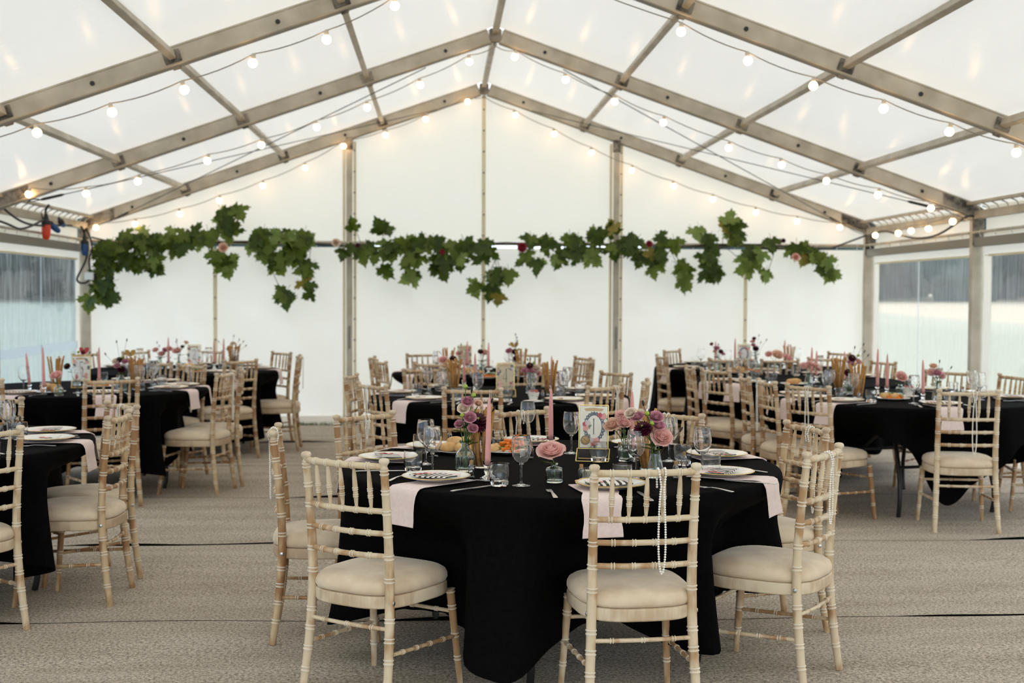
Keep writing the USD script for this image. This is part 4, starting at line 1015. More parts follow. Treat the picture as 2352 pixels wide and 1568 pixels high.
for px, py, a, w in ((1083, 1096, 0.4, 'left of the front tumbler'), (1033, 1019, 1.4, 'behind the bread plate'), (1219, 1052, 0.9, 'right of the carrots'), (1423, 1050, 2.9, 'right of the number card'), (1335, 1106, 1.0, 'in front of the number card'), (1552, 1098, 0.2, 'behind the nearest chair, right'), (1571, 1075, 2.2, 'beside the right tumbler'), (1000, 1048, 2.0, 'behind the left wine glass'), (1470, 1040, 2.0, 'far side by the cream flowers')):
    copy(FAVR, 'favour_bottle', f'small corked favour bottle on the nearest table, {w}', 'bottle', on(px, py), a, 'favour bottles on the nearest table')


def lay(kindp, name, p0, p1, label, c, g, L):
    """Lay cutlery so that it runs from pixel p0 (handle) towards p1."""
    a, b = on(*p0), on(*p1); d = b - a
    copy(kindp, name, label, c, a, math.atan2(d[1], d[0]) - PI / 2, g)


for i, (p0, p1, k, w) in enumerate((((1276, 1144), (1246, 1112), 1, 'front, beside the gilt plate'), ((1037, 1130), (1128, 1117), 0, 'front, right of the near left plate'), ((1040, 1108), (1112, 1106), 1, 'tip behind the near left plate'), ((893, 1106), (972, 1080), 1, 'left of the near left plate'),
                              ((815, 1084), (888, 1083), 0, 'at the left place'), ((1683, 1131), (1602, 1119), 1, 'at the near right place'), ((1783, 1114), (1735, 1110), 0, 'right edge'), ((1762, 1086), (1664, 1078), 1, 'at the far right place'), ((860, 1040), (915, 1026), 0, 'far left'), ((1497, 1152), (1460, 1128), 0, 'behind the nearest chair'), ((1030, 1021), (1000, 1034), 0, 'by the bread plate'))):
    lay(FORK if k else KNIFE, 'fork' if k else 'knife', p0, p1, f'steel {"fork" if k else "knife"} on the nearest table, {w}', 'fork' if k else 'knife', ('forks' if k else 'knives') + ' on the nearest table', 0.2)


def candle(tb, px, ytop, ybase, w, lean=0.0):
    p = on(px, ybase); d = np.linalg.norm(p - EYE); n = w + ' on ' + TN[tb]
    copy(HOLD, 'candle_holder', f'clear glass candle holder {n}', 'candle holder', p, 0, 'candle holders')
    h = (ybase - ytop) / F_PX * d - 0.056; s = max(0.75, min(1.35, h / 0.25))
    Rm = rotm([0, 1, 0], lean) @ np.diag([1, 1, s])
    copy(CAND, 'taper_candle', f'tall pale pink taper candle {w} on {TN[tb]}', 'candle', p + (0, 0, 0.056), group='pink candles', rot=Rm)


def sticks(tb, px, ybase, w, n=10, spread=0.05):
    p = on(px, ybase); q = random.Random(int(px))
    copy(SGL, 'breadstick_glass', f'straight glass of breadsticks {w} on {TN[tb]}', 'glass', p, 0, 'breadstick glasses')
    for k in range(n):
        a = 2 * PI * k / n + q.uniform(-.2, .2); r0, r1 = 0.012 + 0.012 * (k % 2), 0.026; t = 0.10 + spread * q.uniform(0.3, 1.2)
        Rm = align((math.cos(a) * t * 2.0 * 0.6, math.sin(a) * t * 0.9, 1.0))
        copy(STK, 'breadstick', f'golden breadstick in the glass {w} on {TN[tb]}', 'breadstick', p + (math.cos(a) * r0, math.sin(a) * r0, 0.009), group=f'breadsticks in the glass {w}, {TN[tb]}', rot=Rm @ rotm([0, 0, 1], a) @ np.diag([1, 1, q.uniform(0.93, 1.05)]))


def head(px, py, base, dy=0.0):
    """The bloom seen at a pixel, in the depth of its vase."""
    return aty(px, py, base[1] + dy)


def bunch(tb, vase, px, py, w, blooms, seeds=(), buds=()):
    """A vase at a pixel on the table with blooms (colour, px, py, radius, depth offset)."""
    p = on(px, py); vn, vc, vl = {'tall': ('bud_vase', TALLV, 'embossed glass bottle vase'), 'small': ('bud_jar', SMALLV, 'small glass jar vase'), 'cone': ('bud_vase', CONEV, 'tapered glass vase')}[vase]
    copy(vc, vn, f'{vl} {w}', 'vase', p, 0.4, 'bud vases')
    for k, (col, bx, by, r, dy) in enumerate(blooms):
        hd_ = head(bx, by, p, dy); o = p + np.array([FQ.uniform(-.008, .008), FQ.uniform(-.008, .008), 0.014])
        side = hd_ - p; fc = np.array([side[0] * 4.0, -0.5 + 0.25 * FQ.uniform(-1, 1), 0.62])
        flower(col, o, hd_, r, f'{FCOL[col][2]}, {["first", "second", "third", "fourth", "fifth", "sixth", "seventh", "eighth"][k]} bloom in the vase {w}', fc, leaves=1 if k % 2 else 2)
    for k, (bx, by, dy) in enumerate(seeds): seedhead(p + (0, 0, 0.02), head(bx, by, p, dy), f'dried dark seed stem in the vase {w}', f'dried stems in the vase {w}')
    for k, (bx, by, dy) in enumerate(buds): bud(p + (0, 0, 0.02), head(bx, by, p, dy), f'green flower bud, {["upper", "lower", "right", "left"][k]}, in the vase {w}')


# nearest table
candle('T1', 1120, 908, 1099, 'left, front of the breadsticks', 0.02)
candle('T1', 1265, 889, 1036, 'in the middle, behind the single rose', 0.0)
candle('T1', 1451, 896, 1058, 'right, among the flowers', 0.0)
sticks('T1', 1106, 1073, 'left of the carrots')
sticks('T1', 1488, 1078, 'behind the right vase', 7)
bunch('T1', 'tall', 1068, 1081, 'at the left of the nearest table', [('mauve', 1074, 921, 0.024, 0.0), ('cream', 1064, 938, 0.024, -0.01), ('peach', 1099, 926, 0.017, 0.02), ('burg', 1096, 966, 0.056, 0.02), ('mauve', 1079, 958, 0.026, -0.03), ('mauve', 1055, 973, 0.019, 0.0), ('mauve', 1086, 983, 0.021, -0.035)], [(1132, 943, 0.0), (1083, 900, 0.01), (1128, 924, 0.02)], [(1069, 890, 0), (1062, 956, -.02), (1088, 910, 0.0)])
bunch('T1', 'small', 1273, 1107, 'in front of the nearest candles', [('pink', 1265, 1034, 0.050, 0.0)])
bunch('T1', 'cone', 1505, 1096, 'at the right of the nearest table', [('cream', 1448, 948, 0.024, 0.02), ('mauve', 1464, 956, 0.026, 0.0), ('mauve', 1507, 957, 0.028, 0.02), ('burg', 1476, 982, 0.042, -0.03), ('mauve', 1513, 977, 0.026, 0.0), ('pink', 1520, 1004, 0.040, -0.02)], [(1478, 930, 0), (1562, 990, 0.0), (1492, 950, 0.01), (1530, 1022, 0)], [(1487, 952, 0), (1497, 975, -.02)])
bunch('T1', 'small', 1437, 1058, 'behind the nearest number card', [('pdahl', 1427, 951, 0.032, 0.0), ('peach', 1405, 975, 0.036, 0.0), ('pink', 1434, 972, 0.028, -0.02)])
pl = on(1058, 1040)
copy(PLAT, 'serving_plate', 'white plate of bread rolls on the nearest table', 'plate', pl, 0)
for k, (dx, dy, dz, a) in enumerate(((-0.055, -0.03, 0.01, 0.4), (0.0, -0.05, 0.01, 1.2), (0.05, -0.02, 0.01, 0.1), (-0.03, 0.03, 0.012, -0.5), (-0.02, -0.01, 0.034, -0.6), (0.035, 0.02, 0.034, 0.5))):
    copy(ROLL, 'bread_roll', f'pale baked bread roll on the plate, {["left", "front", "right", "back", "upper left", "upper right"][k]}', 'bread roll', pl + (dx, dy, dz), a, 'bread rolls on the plate')
rk = on(1088, 1030)
copy(RAMK, 'ramekin', 'small white dish of olives behind the tall bud vase', 'bowl', rk, 0)
for k in range(9): copy(OLIV, 'olive', 'green olive in the small white dish', 'olive', rk + (0.019 * math.cos(k * 2.4) * (k > 0), 0.019 * math.sin(k * 2.4) * (k > 0), 0.018 + 0.0025 * (8 - k)), k, 'olives in the white dish')
pl = on(1166, 1040); q = random.Random(5)
copy(PLAT, 'serving_plate', 'white plate of carrot and cucumber sticks on the nearest table', 'plate', pl, 0)
for k in range(40):
    a = q.uniform(0, PI); ring = 0.085 * (1 - k / 46.0); r = ring * math.sqrt(q.random()); b = q.uniform(0, 6.28)
    green = k % 4 == 3; z = 0.010 + 0.0105 * (k // 9)
    copy(CUCU if green else CARR, 'cucumber_stick' if green else 'carrot_stick', ('pale green cucumber stick' if green else 'orange carrot stick') + ' piled on the white plate', 'cucumber' if green else 'carrot', pl + (r * math.cos(b) + 0.018, r * math.sin(b), z), a, 'cucumber sticks on the plate' if green else 'carrot sticks on the plate', scale=(0.8, 1.15, 1.1))
for k in range(7): copy(ROLL, 'dough_stick', 'pale bread stick at the left of the carrot plate', 'bread', pl + (-0.07 + 0.01 * (k % 3), -0.05 + 0.017 * k, 0.012 + 0.008 * (k % 2)), 0.5 + 0.2 * k, 'short bread sticks on the carrot plate', scale=(0.75, 0.5, 0.5))
copy(VOTV, 'votive_candle', 'cream votive candle in a clear cup in front of the number card', 'candle', on(1351, 1098), 0)
copy(VOTV, 'votive_candle', 'cream dip cup at the right of the carrot plate', 'cup', on(1203, 1048), 0)


# table number stands
def numeral(ch, h):
    """Thin-and-thick numerals as flat shapes, height 1."""
    if ch == '1': ps = [[(-0.022, 0.02), (0.022, 0.02), (0.030, 1.0), (0.012, 0.97), (-0.05, 0.92), (-0.05, 0.90), (-0.022, 0.91)], [(-0.07, 0.0), (0.07, 0.0), (0.07, 0.018), (-0.07, 0.018)]]
    elif ch == '4': ps = [[(0.04, 0.0), (0.085, 0.0), (0.085, 1.0), (0.04, 1.0)], [(0.045, 1.0), (0.06, 0.97), (-0.16, 0.27), (-0.19, 0.25)], [(-0.19, 0.25), (0.15, 0.25), (0.15, 0.28), (-0.18, 0.28)]]
    elif ch == '5':
        o = [(0.16 * math.sin(a) - 0.02, 0.32 - 0.32 * math.cos(a)) for a in np.linspace(0.25, 2.9, 14)]; i_ = [((0.10 + 0.012 * abs(math.cos(a))) * math.sin(a) - 0.03, 0.32 - 0.285 * math.cos(a)) for a in np.linspace(2.9, 0.25, 14)]
        ps = [o + i_, [(-0.12, 0.60), (-0.10, 0.60), (-0.085, 1.0), (-0.11, 1.0)], [(-0.11, 0.93), (0.13, 0.93), (0.13, 1.0), (-0.11, 1.0)]]
    else:
        o = [(0.15 * math.sin(a), 0.78 + 0.22 * math.cos(a)) for a in np.linspace(-1.5, 2.0, 14)]; i_ = [(0.105 * math.sin(a) - 0.005, 0.78 + 0.19 * math.cos(a)) for a in np.linspace(2.0, -1.5, 14)]
        ps = [o + i_, [(0.14, 0.70), (0.09, 0.70), (-0.15, 0.04), (-0.13, 0.02)], [(-0.15, 0.0), (0.15, 0.0), (0.16, 0.12), (0.13, 0.07), (-0.13, 0.055)]]
    return [tf(prism(p, 0.002), s=1.0) for p in ps], h


def stand(tb, px, py, yaw, ch, paper, oval, label, w=0.128, h=0.190, clock=False, seed=1, band=False):
    p = on(px, py); Rm = rotm([0, 0, 1], yaw) @ rotm([1, 0, 0], -0.10)
    t = thing('table_number', label, 'table number card', p, rot=rotm([0, 0, 1], yaw))
    q = random.Random(seed); z0 = 0.052; L = lambda x, z, y=0: (x, 0.012 + y + 0.1 * (z - z0), z)
    X = lambda m, dx, dz, s=1.0, dy=0.0: tf(m, L(dx, dz, dy), rot=rotm([1, 0, 0], PI / 2 - 0.1), s=s)
    part(t, 'card', X(box((0, 0, 0), (w - 0.008, h - 0.008, 0.0016)), 0, z0 + h / 2), paper)
    for sx, sz, ww, hh in ((-w / 2, h / 2, 0.004, h), (w / 2, h / 2, 0.004, h), (0, 0, w, 0.004), (0, h, w, 0.004)):
        part(t, 'frame_edge', X(box((0, 0, 0), (ww, hh, 0.005), 0.001), sx, z0 + sz), 'brass')
    part(t, 'front_pane', X(box((0, 0, 0), (w - 0.006, h - 0.006, 0.0012)), 0, z0 + h / 2, dy=-0.004), 'clear_acrylic')
    f0, f1 = np.array([0, -0.045, 0.003]), np.array([0, 0.012, z0]); bw = w + 0.014
    part(t, 'sloped_pane', bar(f0, f1, bw - 0.004, 0.0015, (0, 0, 1), 0.0003), 'clear_acrylic')
    for a_, b_ in (((-bw / 2, -0.045, 0.003), (bw / 2, -0.045, 0.003)), ((-bw / 2, 0.012, z0), (bw / 2, 0.012, z0)), ((-bw / 2, -0.045, 0.003), (-bw / 2, 0.012, z0)), ((bw / 2, -0.045, 0.003), (bw / 2, 0.012, z0)), ((-bw / 2, 0.05, 0.003), (-bw / 2, 0.012, z0)), ((bw / 2, 0.05, 0.003), (bw / 2, 0.012, z0)), ((-bw / 2, 0.05, 0.003), (bw / 2, 0.05, 0.003))):
        part(t, 'stand_edge', tube([a_, b_], 0.0024, 6), 'brass')
    cz = z0 + h * 0.50
    if oval:
        g = np.linspace(0, 2 * PI, 73)[:-1]; k = 1 + 0.055 * np.cos(24 * g)
        o = [(0.047 * k[i] * math.cos(a), 0.066 * k[i] * math.sin(a)) for i, a in enumerate(g)]; hole = [(0.033 * math.cos(a), 0.051 * math.sin(a)) for a in g]
        eye = [[((0.0405 + 0.003 * math.cos(b)) * math.cos(a), (0.0585 + 0.003 * math.cos(b)) * math.sin(a) + 0.0028 * math.sin(b)) for b in np.linspace(0, 2 * PI, 7)[:-1]] for a in np.arange(24) * 2 * PI / 24]
        part(t, 'printed_oval_frame', X(prism(o, 0.0006, [hole] + eye), 0.002, cz, dy=-0.001), 'print_slate')
    if ch:
        ps, hh = numeral(ch, 1)
        for m in ps: part(t, 'printed_numeral', X(tf(m, (0, -0.5, 0)), 0.0, cz + 0.004, 0.072 if oval else 0.098, -0.0012), 'print_black')
    part(t, 'printed_banner', X(prism([(-0.035, -0.006), (0.035, -0.006), (0.043, 0.004), (0.035, 0.006), (0, 0.009), (-0.035, 0.006), (-0.043, 0.004)], 0.0006), 0, z0 + h - 0.02, dy=-0.001), 'print_tan')
    rs = [(0.026, 0.052, 0.011, 'print_red'), (0.043, 0.047, 0.014, 'print_pink'), (-0.040, 0.012, 0.010, 'print_red'), (-0.034, -0.006, 0.013, 'print_pink'), (-0.026, 0.018, 0.012, 'print_lilac'), (0.012, -0.062, 0.016, 'print_pink'), (-0.002, -0.075, 0.010, 'print_red'), (-0.012, -0.058, 0.012, 'print_lilac')] if oval else [(q.choice((-1, 1)) * q.uniform(0.03, 0.052), q.uniform(-0.082, -0.045), q.uniform(0.009, 0.015), q.choice(('print_red', 'print_pink', 'print_pink'))) for _ in range(5)] + [(q.choice((-1, 1)) * q.uniform(0.035, 0.052), q.uniform(0.03, 0.075), q.uniform(0.008, 0.012), q.choice(('print_red', 'print_pink', 'print_lilac', 'print_slate'))) for _ in range(5)] + [(q.choice((-1, 1)) * 0.052, q.uniform(-0.03, 0.03), 0.010, 'print_slate') for _ in range(3)]
    for dx, dz, r, m in rs:
        part(t, 'printed_rose', X(prism([(r * (1 + 0.12 * math.cos(5 * a)) * math.cos(a), r * (1 + 0.12 * math.cos(5 * a)) * math.sin(a)) for a in np.linspace(0, 2 * PI, 21)[:-1]], 0.0007), dx, cz + dz, dy=-0.0014), m)
        a0 = q.uniform(0, 6)
        part(t, 'printed_leaf', X(tf(prism([(0, 0), (0.010, 0.005), (0.020, 0.001), (0.012, -0.005)], 0.0005), (r * 0.8 * math.cos(a0), r * 0.8 * math.sin(a0), 0), rz=a0), dx, cz + dz, dy=-0.0012), 'print_green')
    if clock:
        part(t, 'printed_clock_rim', X(lathe([(0, 0), (0.0205, 0), (0.0205, 0.0008), (0, 0.0009)], 26), -0.036, cz - 0.058, dy=-0.0014), 'print_brown')
        part(t, 'printed_clock_face', X(lathe([(0, 0), (0.0175, 0), (0.0175, 0.0012), (0, 0.0013)], 26), -0.036, cz - 0.058, dy=-0.0014), 'print_tan')
        for k in range(12):
            a = k * PI / 6; part(t, 'printed_hour_mark', X(tf(box((0, 0.014, 0.0017), (0.0016, 0.005, 0.0005)), rz=a), -0.036, cz - 0.058, dy=-0.0014), 'print_black')
        for a, l in ((0.8, 0.009), (-2.2, 0.012)): part(t, 'printed_clock_hand', X(tf(box((0, l / 2, 0.0017), (0.0014, l, 0.0006)), rz=a), -0.036, cz - 0.058, dy=-0.0016), 'print_black')
    if band:
        for k in range(9): part(t, 'printed_stripe', X(box((0, 0, 0.0004), (0.004, 0.018, 0.0006)), -0.048 + 0.012 * k, z0 + 0.014, dy=-0.0012), 'print_black')


MATS['clear_acrylic'] = pvc(0.0, 0.01, (1, 1, 1), 0.010)
stand('T1', 1362, 1058, -0.22, '1', 'card', True, 'brass edged table number 1 with oval frame, roses and clock', clock=True, seed=2)
stand('C2', 1161, 911, 0.0, '4', 'card_tan', False, 'brass edged table number 4 on tan card with red roses', seed=3, band=True)
stand('L2', 187, 890, 0.22, '5', 'card_white', False, 'brass edged table number 5 on white floral card', seed=4)
stand('L3', 446, 850, 0.15, '2', 'card_white', False, 'brass edged number card with roses on the back left table', seed=5)
stand('C3', 1068, 851, 0.0, '2', 'card_tan', False, 'brass edged tan number card on the back centre table', seed=6)
stand('R3', 1708, 846, -0.2, None, 'card_white', True, 'brass edged card with a dark oval frame on the back right table', seed=7)

# the other tables
candle('L2', 68, 814, 900, 'leaning at the left', -0.10); candle('L2', 101, 802, 906, 'left of the breadsticks', -0.02); candle('L2', 228, 800, 890, 'right of the number card')
sticks('L2', 129, 893, 'left of the number card'); sticks('L2', 313, 894, 'right of the dahlias')
bunch('L2', 'small', 135, 908, 'by the middle left breadsticks', [('pink', 129, 861, 0.042, 0.0)])
bunch('L2', 'tall', 279, 896, 'right of the middle left card', [('cream', 265, 829, 0.024, 0), ('burg', 274, 825, 0.030, 0.01), ('mauve', 287, 829, 0.024, 0), ('mauve', 269, 839, 0.024, -0.02), ('burg', 278, 846, 0.036, -0.02)], [(268, 787, 0), (291, 783, 0), (243, 815, 0)], [(281, 821, 0)])
bunch('L2', 'cone', 175, 884, 'behind the middle left card', [('red', 191, 808, 0.022, 0), ('burg', 153, 840, 0.032, 0.05)], [(205, 812, 0), (211, 818, 0.0)], [(180, 809, 0)])
candle('L3', 387, 776, 846, 'at the left'); candle('L3', 492, 782, 848, 'right of the number card'); candle('L3', 514, 778, 847, 'beside the breadsticks')
sticks('L3', 538, 850, 'at the right')
bunch('L3', 'cone', 366, 846, 'at the left of the back left table', [('pink', 357, 803, 0.028, 0), ('pink', 371, 812, 0.030, 0), ('mauve', 379, 803, 0.024, 0), ('pink', 389, 800, 0.028, 0)], [(361, 788, 0), (366, 796, 0)])
bunch('L3', 'small', 411, 846, 'left of the back left number card', [('peach', 428, 786, 0.022, 0), ('burg', 419, 795, 0.022, 0), ('pink', 406, 805, 0.040, 0)], [(406, 782, 0), (405, 787, 0)])
bunch('L3', 'tall', 533, 842, 'behind the back left breadsticks', [('cream', 535, 788, 0.026, 0), ('burg', 527, 799, 0.034, 0), ('burg', 544, 800, 0.034, 0.02)], [(537, 773, 0), (549, 782, 0), (558, 786, 0), (564, 795, 0), (503, 786, 0)])
candle('C2', 1066, 828, 894, 'left of the card'); candle('C2', 1091, 810, 896, 'just left of the card'); candle('C2', 1267, 816, 900, 'at the right')
sticks('C2', 1043, 899, 'at the left'); sticks('C2', 1264, 906, 'right of the flowers')
bunch('C2', 'cone', 1218, 902, 'right of the centre table card', [('burg', 1217, 839, 0.032, 0), ('cream', 1232, 845, 0.030, 0), ('mauve', 1205, 850, 0.028, 0), ('mauve', 1222, 853, 0.036, -0.02), ('pink', 1236, 856, 0.026, 0), ('mauve', 1211, 860, 0.022, 0.0)], [(1212, 828, 0), (1218, 827, 0)], [(1226, 834, 0)])
bunch('C2', 'tall', 1035, 890, 'behind the centre table breadsticks', [('burg', 1041, 822, 0.034, 0), ('burg', 1044, 840, 0.034, -0.02), ('pink', 1018, 826, 0.034, 0.05)])
copy(SAUC, 'saucer', 'white saucer under the petal cup on the centre table', 'saucer', on(1225, 924), 0)
pc = on(1225, 924) + (0, 0, 0.011); copy(CUP, 'petal_cup', 'small white printed cup holding pink petals on the centre table', 'cup', pc, 0)
for k in range(7): copy(PETL, 'loose_petal', 'pink flower petal in the white printed cup', 'petal', pc + (0.022 * math.cos(k * 2.2), 0.022 * math.sin(k * 2.2), 0.056 + 0.002 * k), k, 'petals in the white cup')
candle('C3', 1018, 797, 858, 'at the left'); candle('C3', 1073, 782, 852, 'behind the number card'); candle('C3', 1122, 785, 858, 'right of the number card')
sticks('C3', 1031, 862, 'at the left', 7); sticks('C3', 1199, 864, 'at the right', 7)
bunch('C3', 'cone', 1104, 862, 'right of the back centre card', [('burg', 1104, 806, 0.032, 0), ('pink', 1112, 811, 0.028, 0), ('peach', 1115, 806, 0.02, 0)], [(1106, 797, 0)])
bunch('C3', 'small', 1053, 866, 'left of the back centre card', [('pink', 1054, 811, 0.026, 0), ('cream', 1060, 806, 0.022, 0)], [(1052, 799, 0), (1059, 793, 0)])
bunch('C3', 'tall', 1183, 862, 'at the right of the back centre table', [('mauve', 1169, 805, 0.028, 0), ('burg', 1182, 806, 0.034, 0), ('burg', 1186, 822, 0.036, 0)], [(1170, 793, 0), (1184, 770, 0), (1187, 777, 0), (1188, 785, 0)], [(1191, 803, 0)])
candle('R1', 2015, 802, 905, 'left of the food plate'); candle('R1', 2037, 815, 908, 'behind the food plate'); candle('R1', 2120, 829, 922, 'left of the pink flowers', -0.02)
sticks('R1', 1970, 913, 'at the left')
bunch('R1', 'cone', 2152, 916, 'behind the front right near chair', [('peach', 2144, 840, 0.026, 0), ('pdahl', 2139, 853, 0.036, 0), ('mauve', 2152, 856, 0.032, -0.02), ('pdahl', 2165, 861, 0.032, 0)], [(2184, 846, 0), (2158, 832, 0)])
bunch('R1', 'small', 2068, 906, 'behind the front right food plate', [('pink', 2071, 864, 0.040, 0)])
bunch('R1', 'tall', 1949, 904, 'left of the front right breadsticks', [('burg', 1958, 821, 0.034, 0), ('mauve', 1956, 834, 0.034, 0), ('pink', 1972, 830, 0.024, 0), ('burg', 1949, 854, 0.036, -0.02)], [(1963, 800, 0), (1985, 809, 0), (1983, 793, 0), (1993, 818, 0)], [(1971, 817, 0)])
copy(SAUC, 'saucer', 'white saucer under the patterned bowl on the front right table', 'saucer', on(2087, 912), 0)
pc = on(2087, 912) + (0, 0, 0.011); copy(CUP, 'petal_cup', 'white patterned bowl holding pink petals on the front right table', 'cup', pc, 0)
for k in range(7): copy(PETL, 'loose_petal', 'pink flower petal in the white patterned bowl', 'petal', pc + (0.022 * math.cos(k * 2.2), 0.022 * math.sin(k * 2.2), 0.056 + 0.002 * k), k, 'petals in the white patterned bowl')
candle('R2', 1864, 798, 880, 'at the left'); candle('R2', 1875, 806, 878, 'second from the left'); candle('R2', 1939, 808, 888, 'behind the right breadsticks')
sticks('R2', 1926, 893, 'at the right')
bunch('R2', 'cone', 1857, 888, 'at the left of the middle right table', [('pdahl', 1846, 838, 0.036, 0), ('pdahl', 1860, 834, 0.036, 0), ('pink', 1872, 838, 0.032, 0), ('pdahl', 1880, 846, 0.03, 0.03)])
candle('R3', 1643, 783, 846, 'at the left'); candle('R3', 1688, 776, 848, 'left of the oval card'); candle('R3', 1802, 781, 846, 'at the right')
sticks('R3', 1814, 850, 'at the right', 7)
bunch('R3', 'small', 1652, 852, 'at the left of the back right table', [('red', 1634, 789, 0.022, 0), ('mauve', 1646, 799, 0.026, 0), ('peach', 1642, 806, 0.022, 0), ('burg', 1656, 806, 0.028, 0), ('mauve', 1660, 812, 0.024, 0)], [(1650, 793, 0)])
bunch('R3', 'tall', 1736, 850, 'right of the back right oval card', [('burg', 1732, 776, 0.024, 0), ('pink', 1729, 784, 0.024, 0), ('mauve', 1730, 792, 0.022, 0), ('burg', 1736, 799, 0.036, 0)], [(1743, 772, 0), (1760, 782, 0), (1747, 788, 0)])
bunch('R3', 'small', 1780, 852, 'at the right of the back right table', [('peach', 1786, 814, 0.052, 0), ('pink', 1766, 813, 0.034, 0), ('pink', 1811, 821, 0.046, 0.0)])


def platter(tb, px, py, w, greens, carrots, rolls):
    pl = on(px, py); q = random.Random(int(px)); copy(PLAT, 'serving_plate', f'white serving plate of snacks {w} on {TN[tb]}', 'plate', pl, 0, 'snack plates')
    k = 0
    for kp, nm, lb, n in ((CARR, 'carrot_stick', 'orange carrot stick', carrots), (CUCU, 'cucumber_stick', 'green cucumber stick', greens), (ROLL, 'bread_roll', 'small baked bread roll', rolls)):
        for i in range(n):
            r = 0.07 * math.sqrt(q.random()); a = q.uniform(0, 6.28); k += 1
            copy(kp, nm, f'{lb} on the snack plate {w}, {TN[tb]}', nm.split('_')[0], pl + (r * math.cos(a), r * math.sin(a), 0.012 + 0.009 * (k // 4) if nm != 'bread_roll' else 0.008 + 0.02 * (i > 3)), q.uniform(0, 3), f'{nm}s {w}, {TN[tb]}')


platter('L2', 112, 903, 'at the left', 0, 0, 6); platter('L2', 235, 890, 'beside the number card', 0, 3, 4)
platter('L3', 425, 852, 'left of the card', 0, 0, 7); platter('L3', 452, 856, 'in front of the card', 6, 8, 0)
platter('C3', 1085, 862, 'left', 0, 0, 7); platter('C3', 1118, 868, 'right', 6, 6, 0)
platter('R1', 2050, 918, 'in the middle', 6, 8, 2); platter('R2', 1825, 884, 'in the middle', 0, 4, 3); platter('R3', 1690, 858, 'left', 0, 0, 6); platter('R3', 1722, 856, 'in front of the card', 0, 8, 0)


def butterfly(tb, px, py, pb, mat, label):
    p = on(*pb); c = aty(px, py, p[1]); t = thing('butterfly_pick', label, 'decoration', p); d = c - p
    part(t, 'wire', tube(curve([(0, 0, 0.02), d * 0.5 + (0.01, 0, 0), d], 10), 0.0010, 4), 'brown_stem', True)
    for sx in (-1, 1):
        part(t, 'wing', slab(np.array([[(sx * (0.004 + 0.034 * u), 0.006 * u, (0.5 - v) * (0.012 + 0.034 * math.sin(1.2 + 1.6 * u)) + 0.016 * u) for v in np.linspace(0, 1, 5)] for u in np.linspace(0, 1, 5)]) + d, (0, -1, 0), 0.0008), mat, 30)
    part(t, 'butterfly_body', tf(ball((0, 0, 0), 0.004, 1, (0.8, 0.8, 3.5)), d), 'seed_black', True)


butterfly('L2', 299, 812, (279, 896), 'butterfly', 'yellow brown butterfly decoration above the middle left dahlias')
butterfly('L2', 193, 806, (175, 884), 'print_red', 'red butterfly decoration above the middle left number card')
butterfly('C3', 1181, 793, (1183, 862), 'butterfly', 'yellow butterfly decoration above the back centre flowers')

# ================================================================ STRING LIGHTS
def bulb_parts(t, p, down, r=0.030):
    """A socket hanging on the cable at p and its round bulb."""
    d = np.asarray(down, float); d = d / np.linalg.norm(d); Rm = align(-d)
    s_ = part(t, 'socket', tf(lathe([(0, 0.004), (0.009, 0.004), (0.0145, -0.004), (0.0155, -0.026), (0.014, -0.034), (0, -0.034)], 12), p, rot=Rm), 'socket', 30)
    part(s_, 'bulb', tf(lathe([(0.012, -0.030), (0.016, -0.036)] + [(r * math.sin(a), -0.062 - r * -math.cos(a) * 1.0) for a in np.linspace(0.55, PI, 10)][::1] if False else [(0.0, -0.030)] + [(r * math.sin(a), -0.060 + r * math.cos(a)) for a in np.linspace(0.0, PI, 13)], 16), p, rot=Rm), 'bulb_glow', True)


def light_string(label, pts, unp, ends, sag=0.02):
    """pts: pixels of the bulbs in order; unp gives the place of a pixel; ends: fixing points."""
    t = thing('light_string', label, 'string lights')
    B = [unp(px, py) for px, py in pts]
    tops = [b + np.array([0, 0, 0.058]) for b in B]
    line = [np.asarray(ends[0])] + tops + [np.asarray(ends[1])]; P = []
    for a, b in zip(line[:-1], line[1:]):
        n = 6; P += [a + (b - a) * k / n - np.array([0, 0, sag * 4 * (k / n) * (1 - k / n)]) for k in range(n)]
    P.append(line[-1])
    part(t, 'cable', tube(np.array(P), 0.0042, 5), 'cable_grey', True)
    for b in tops: bulb_parts(t, b, (R0.uniform(-.25, .25), R0.uniform(-.15, .15), -1))
    return t


def in_plane(y): return lambda px, py: aty(px, py, y)


E = lambda sd, y, s=0.985, dz=-0.10: roofpt(sd, s, y, dz)
light_string('warm bulb string hanging along the left half of the gable wall', [(1073, 233), (980, 274), (888, 310), (789, 335), (700, 385), (604, 426), (505, 460), (411, 491), (312, 514), (219, 522)], in_plane(-0.13), ((0.0, -0.1, RIDGE - 0.11), E(-1, -0.1)))
light_string('warm bulb string hanging along the right half of the gable wall', [(1181, 264), (1272, 307), (1358, 350), (1453, 391), (1546, 427), (1638, 458), (1736, 487), (1832, 508), (1930, 522)], in_plane(-0.13), ((0.0, -0.1, RIDGE - 0.11), E(1, -0.1)))
light_string('warm bulb string under the left rafter of the second arch', [(1077, 141), (963, 195), (842, 247), (725, 292), (604, 333), (479, 369), (320, 416), (197, 444), (69, 446)], in_plane(-3.08), ((0.0, -3.05, RIDGE - 0.11), E(-1, -3.05)))
light_string('warm bulb string under the right rafter of the second arch', [(1185, 131), (1298, 183), (1413, 233), (1526, 281), (1676, 339), (1793, 378), (1902, 415), (2020, 447), (2138, 478)], in_plane(-3.08), ((0.0, -3.05, RIDGE - 0.11), E(1, -3.05)))
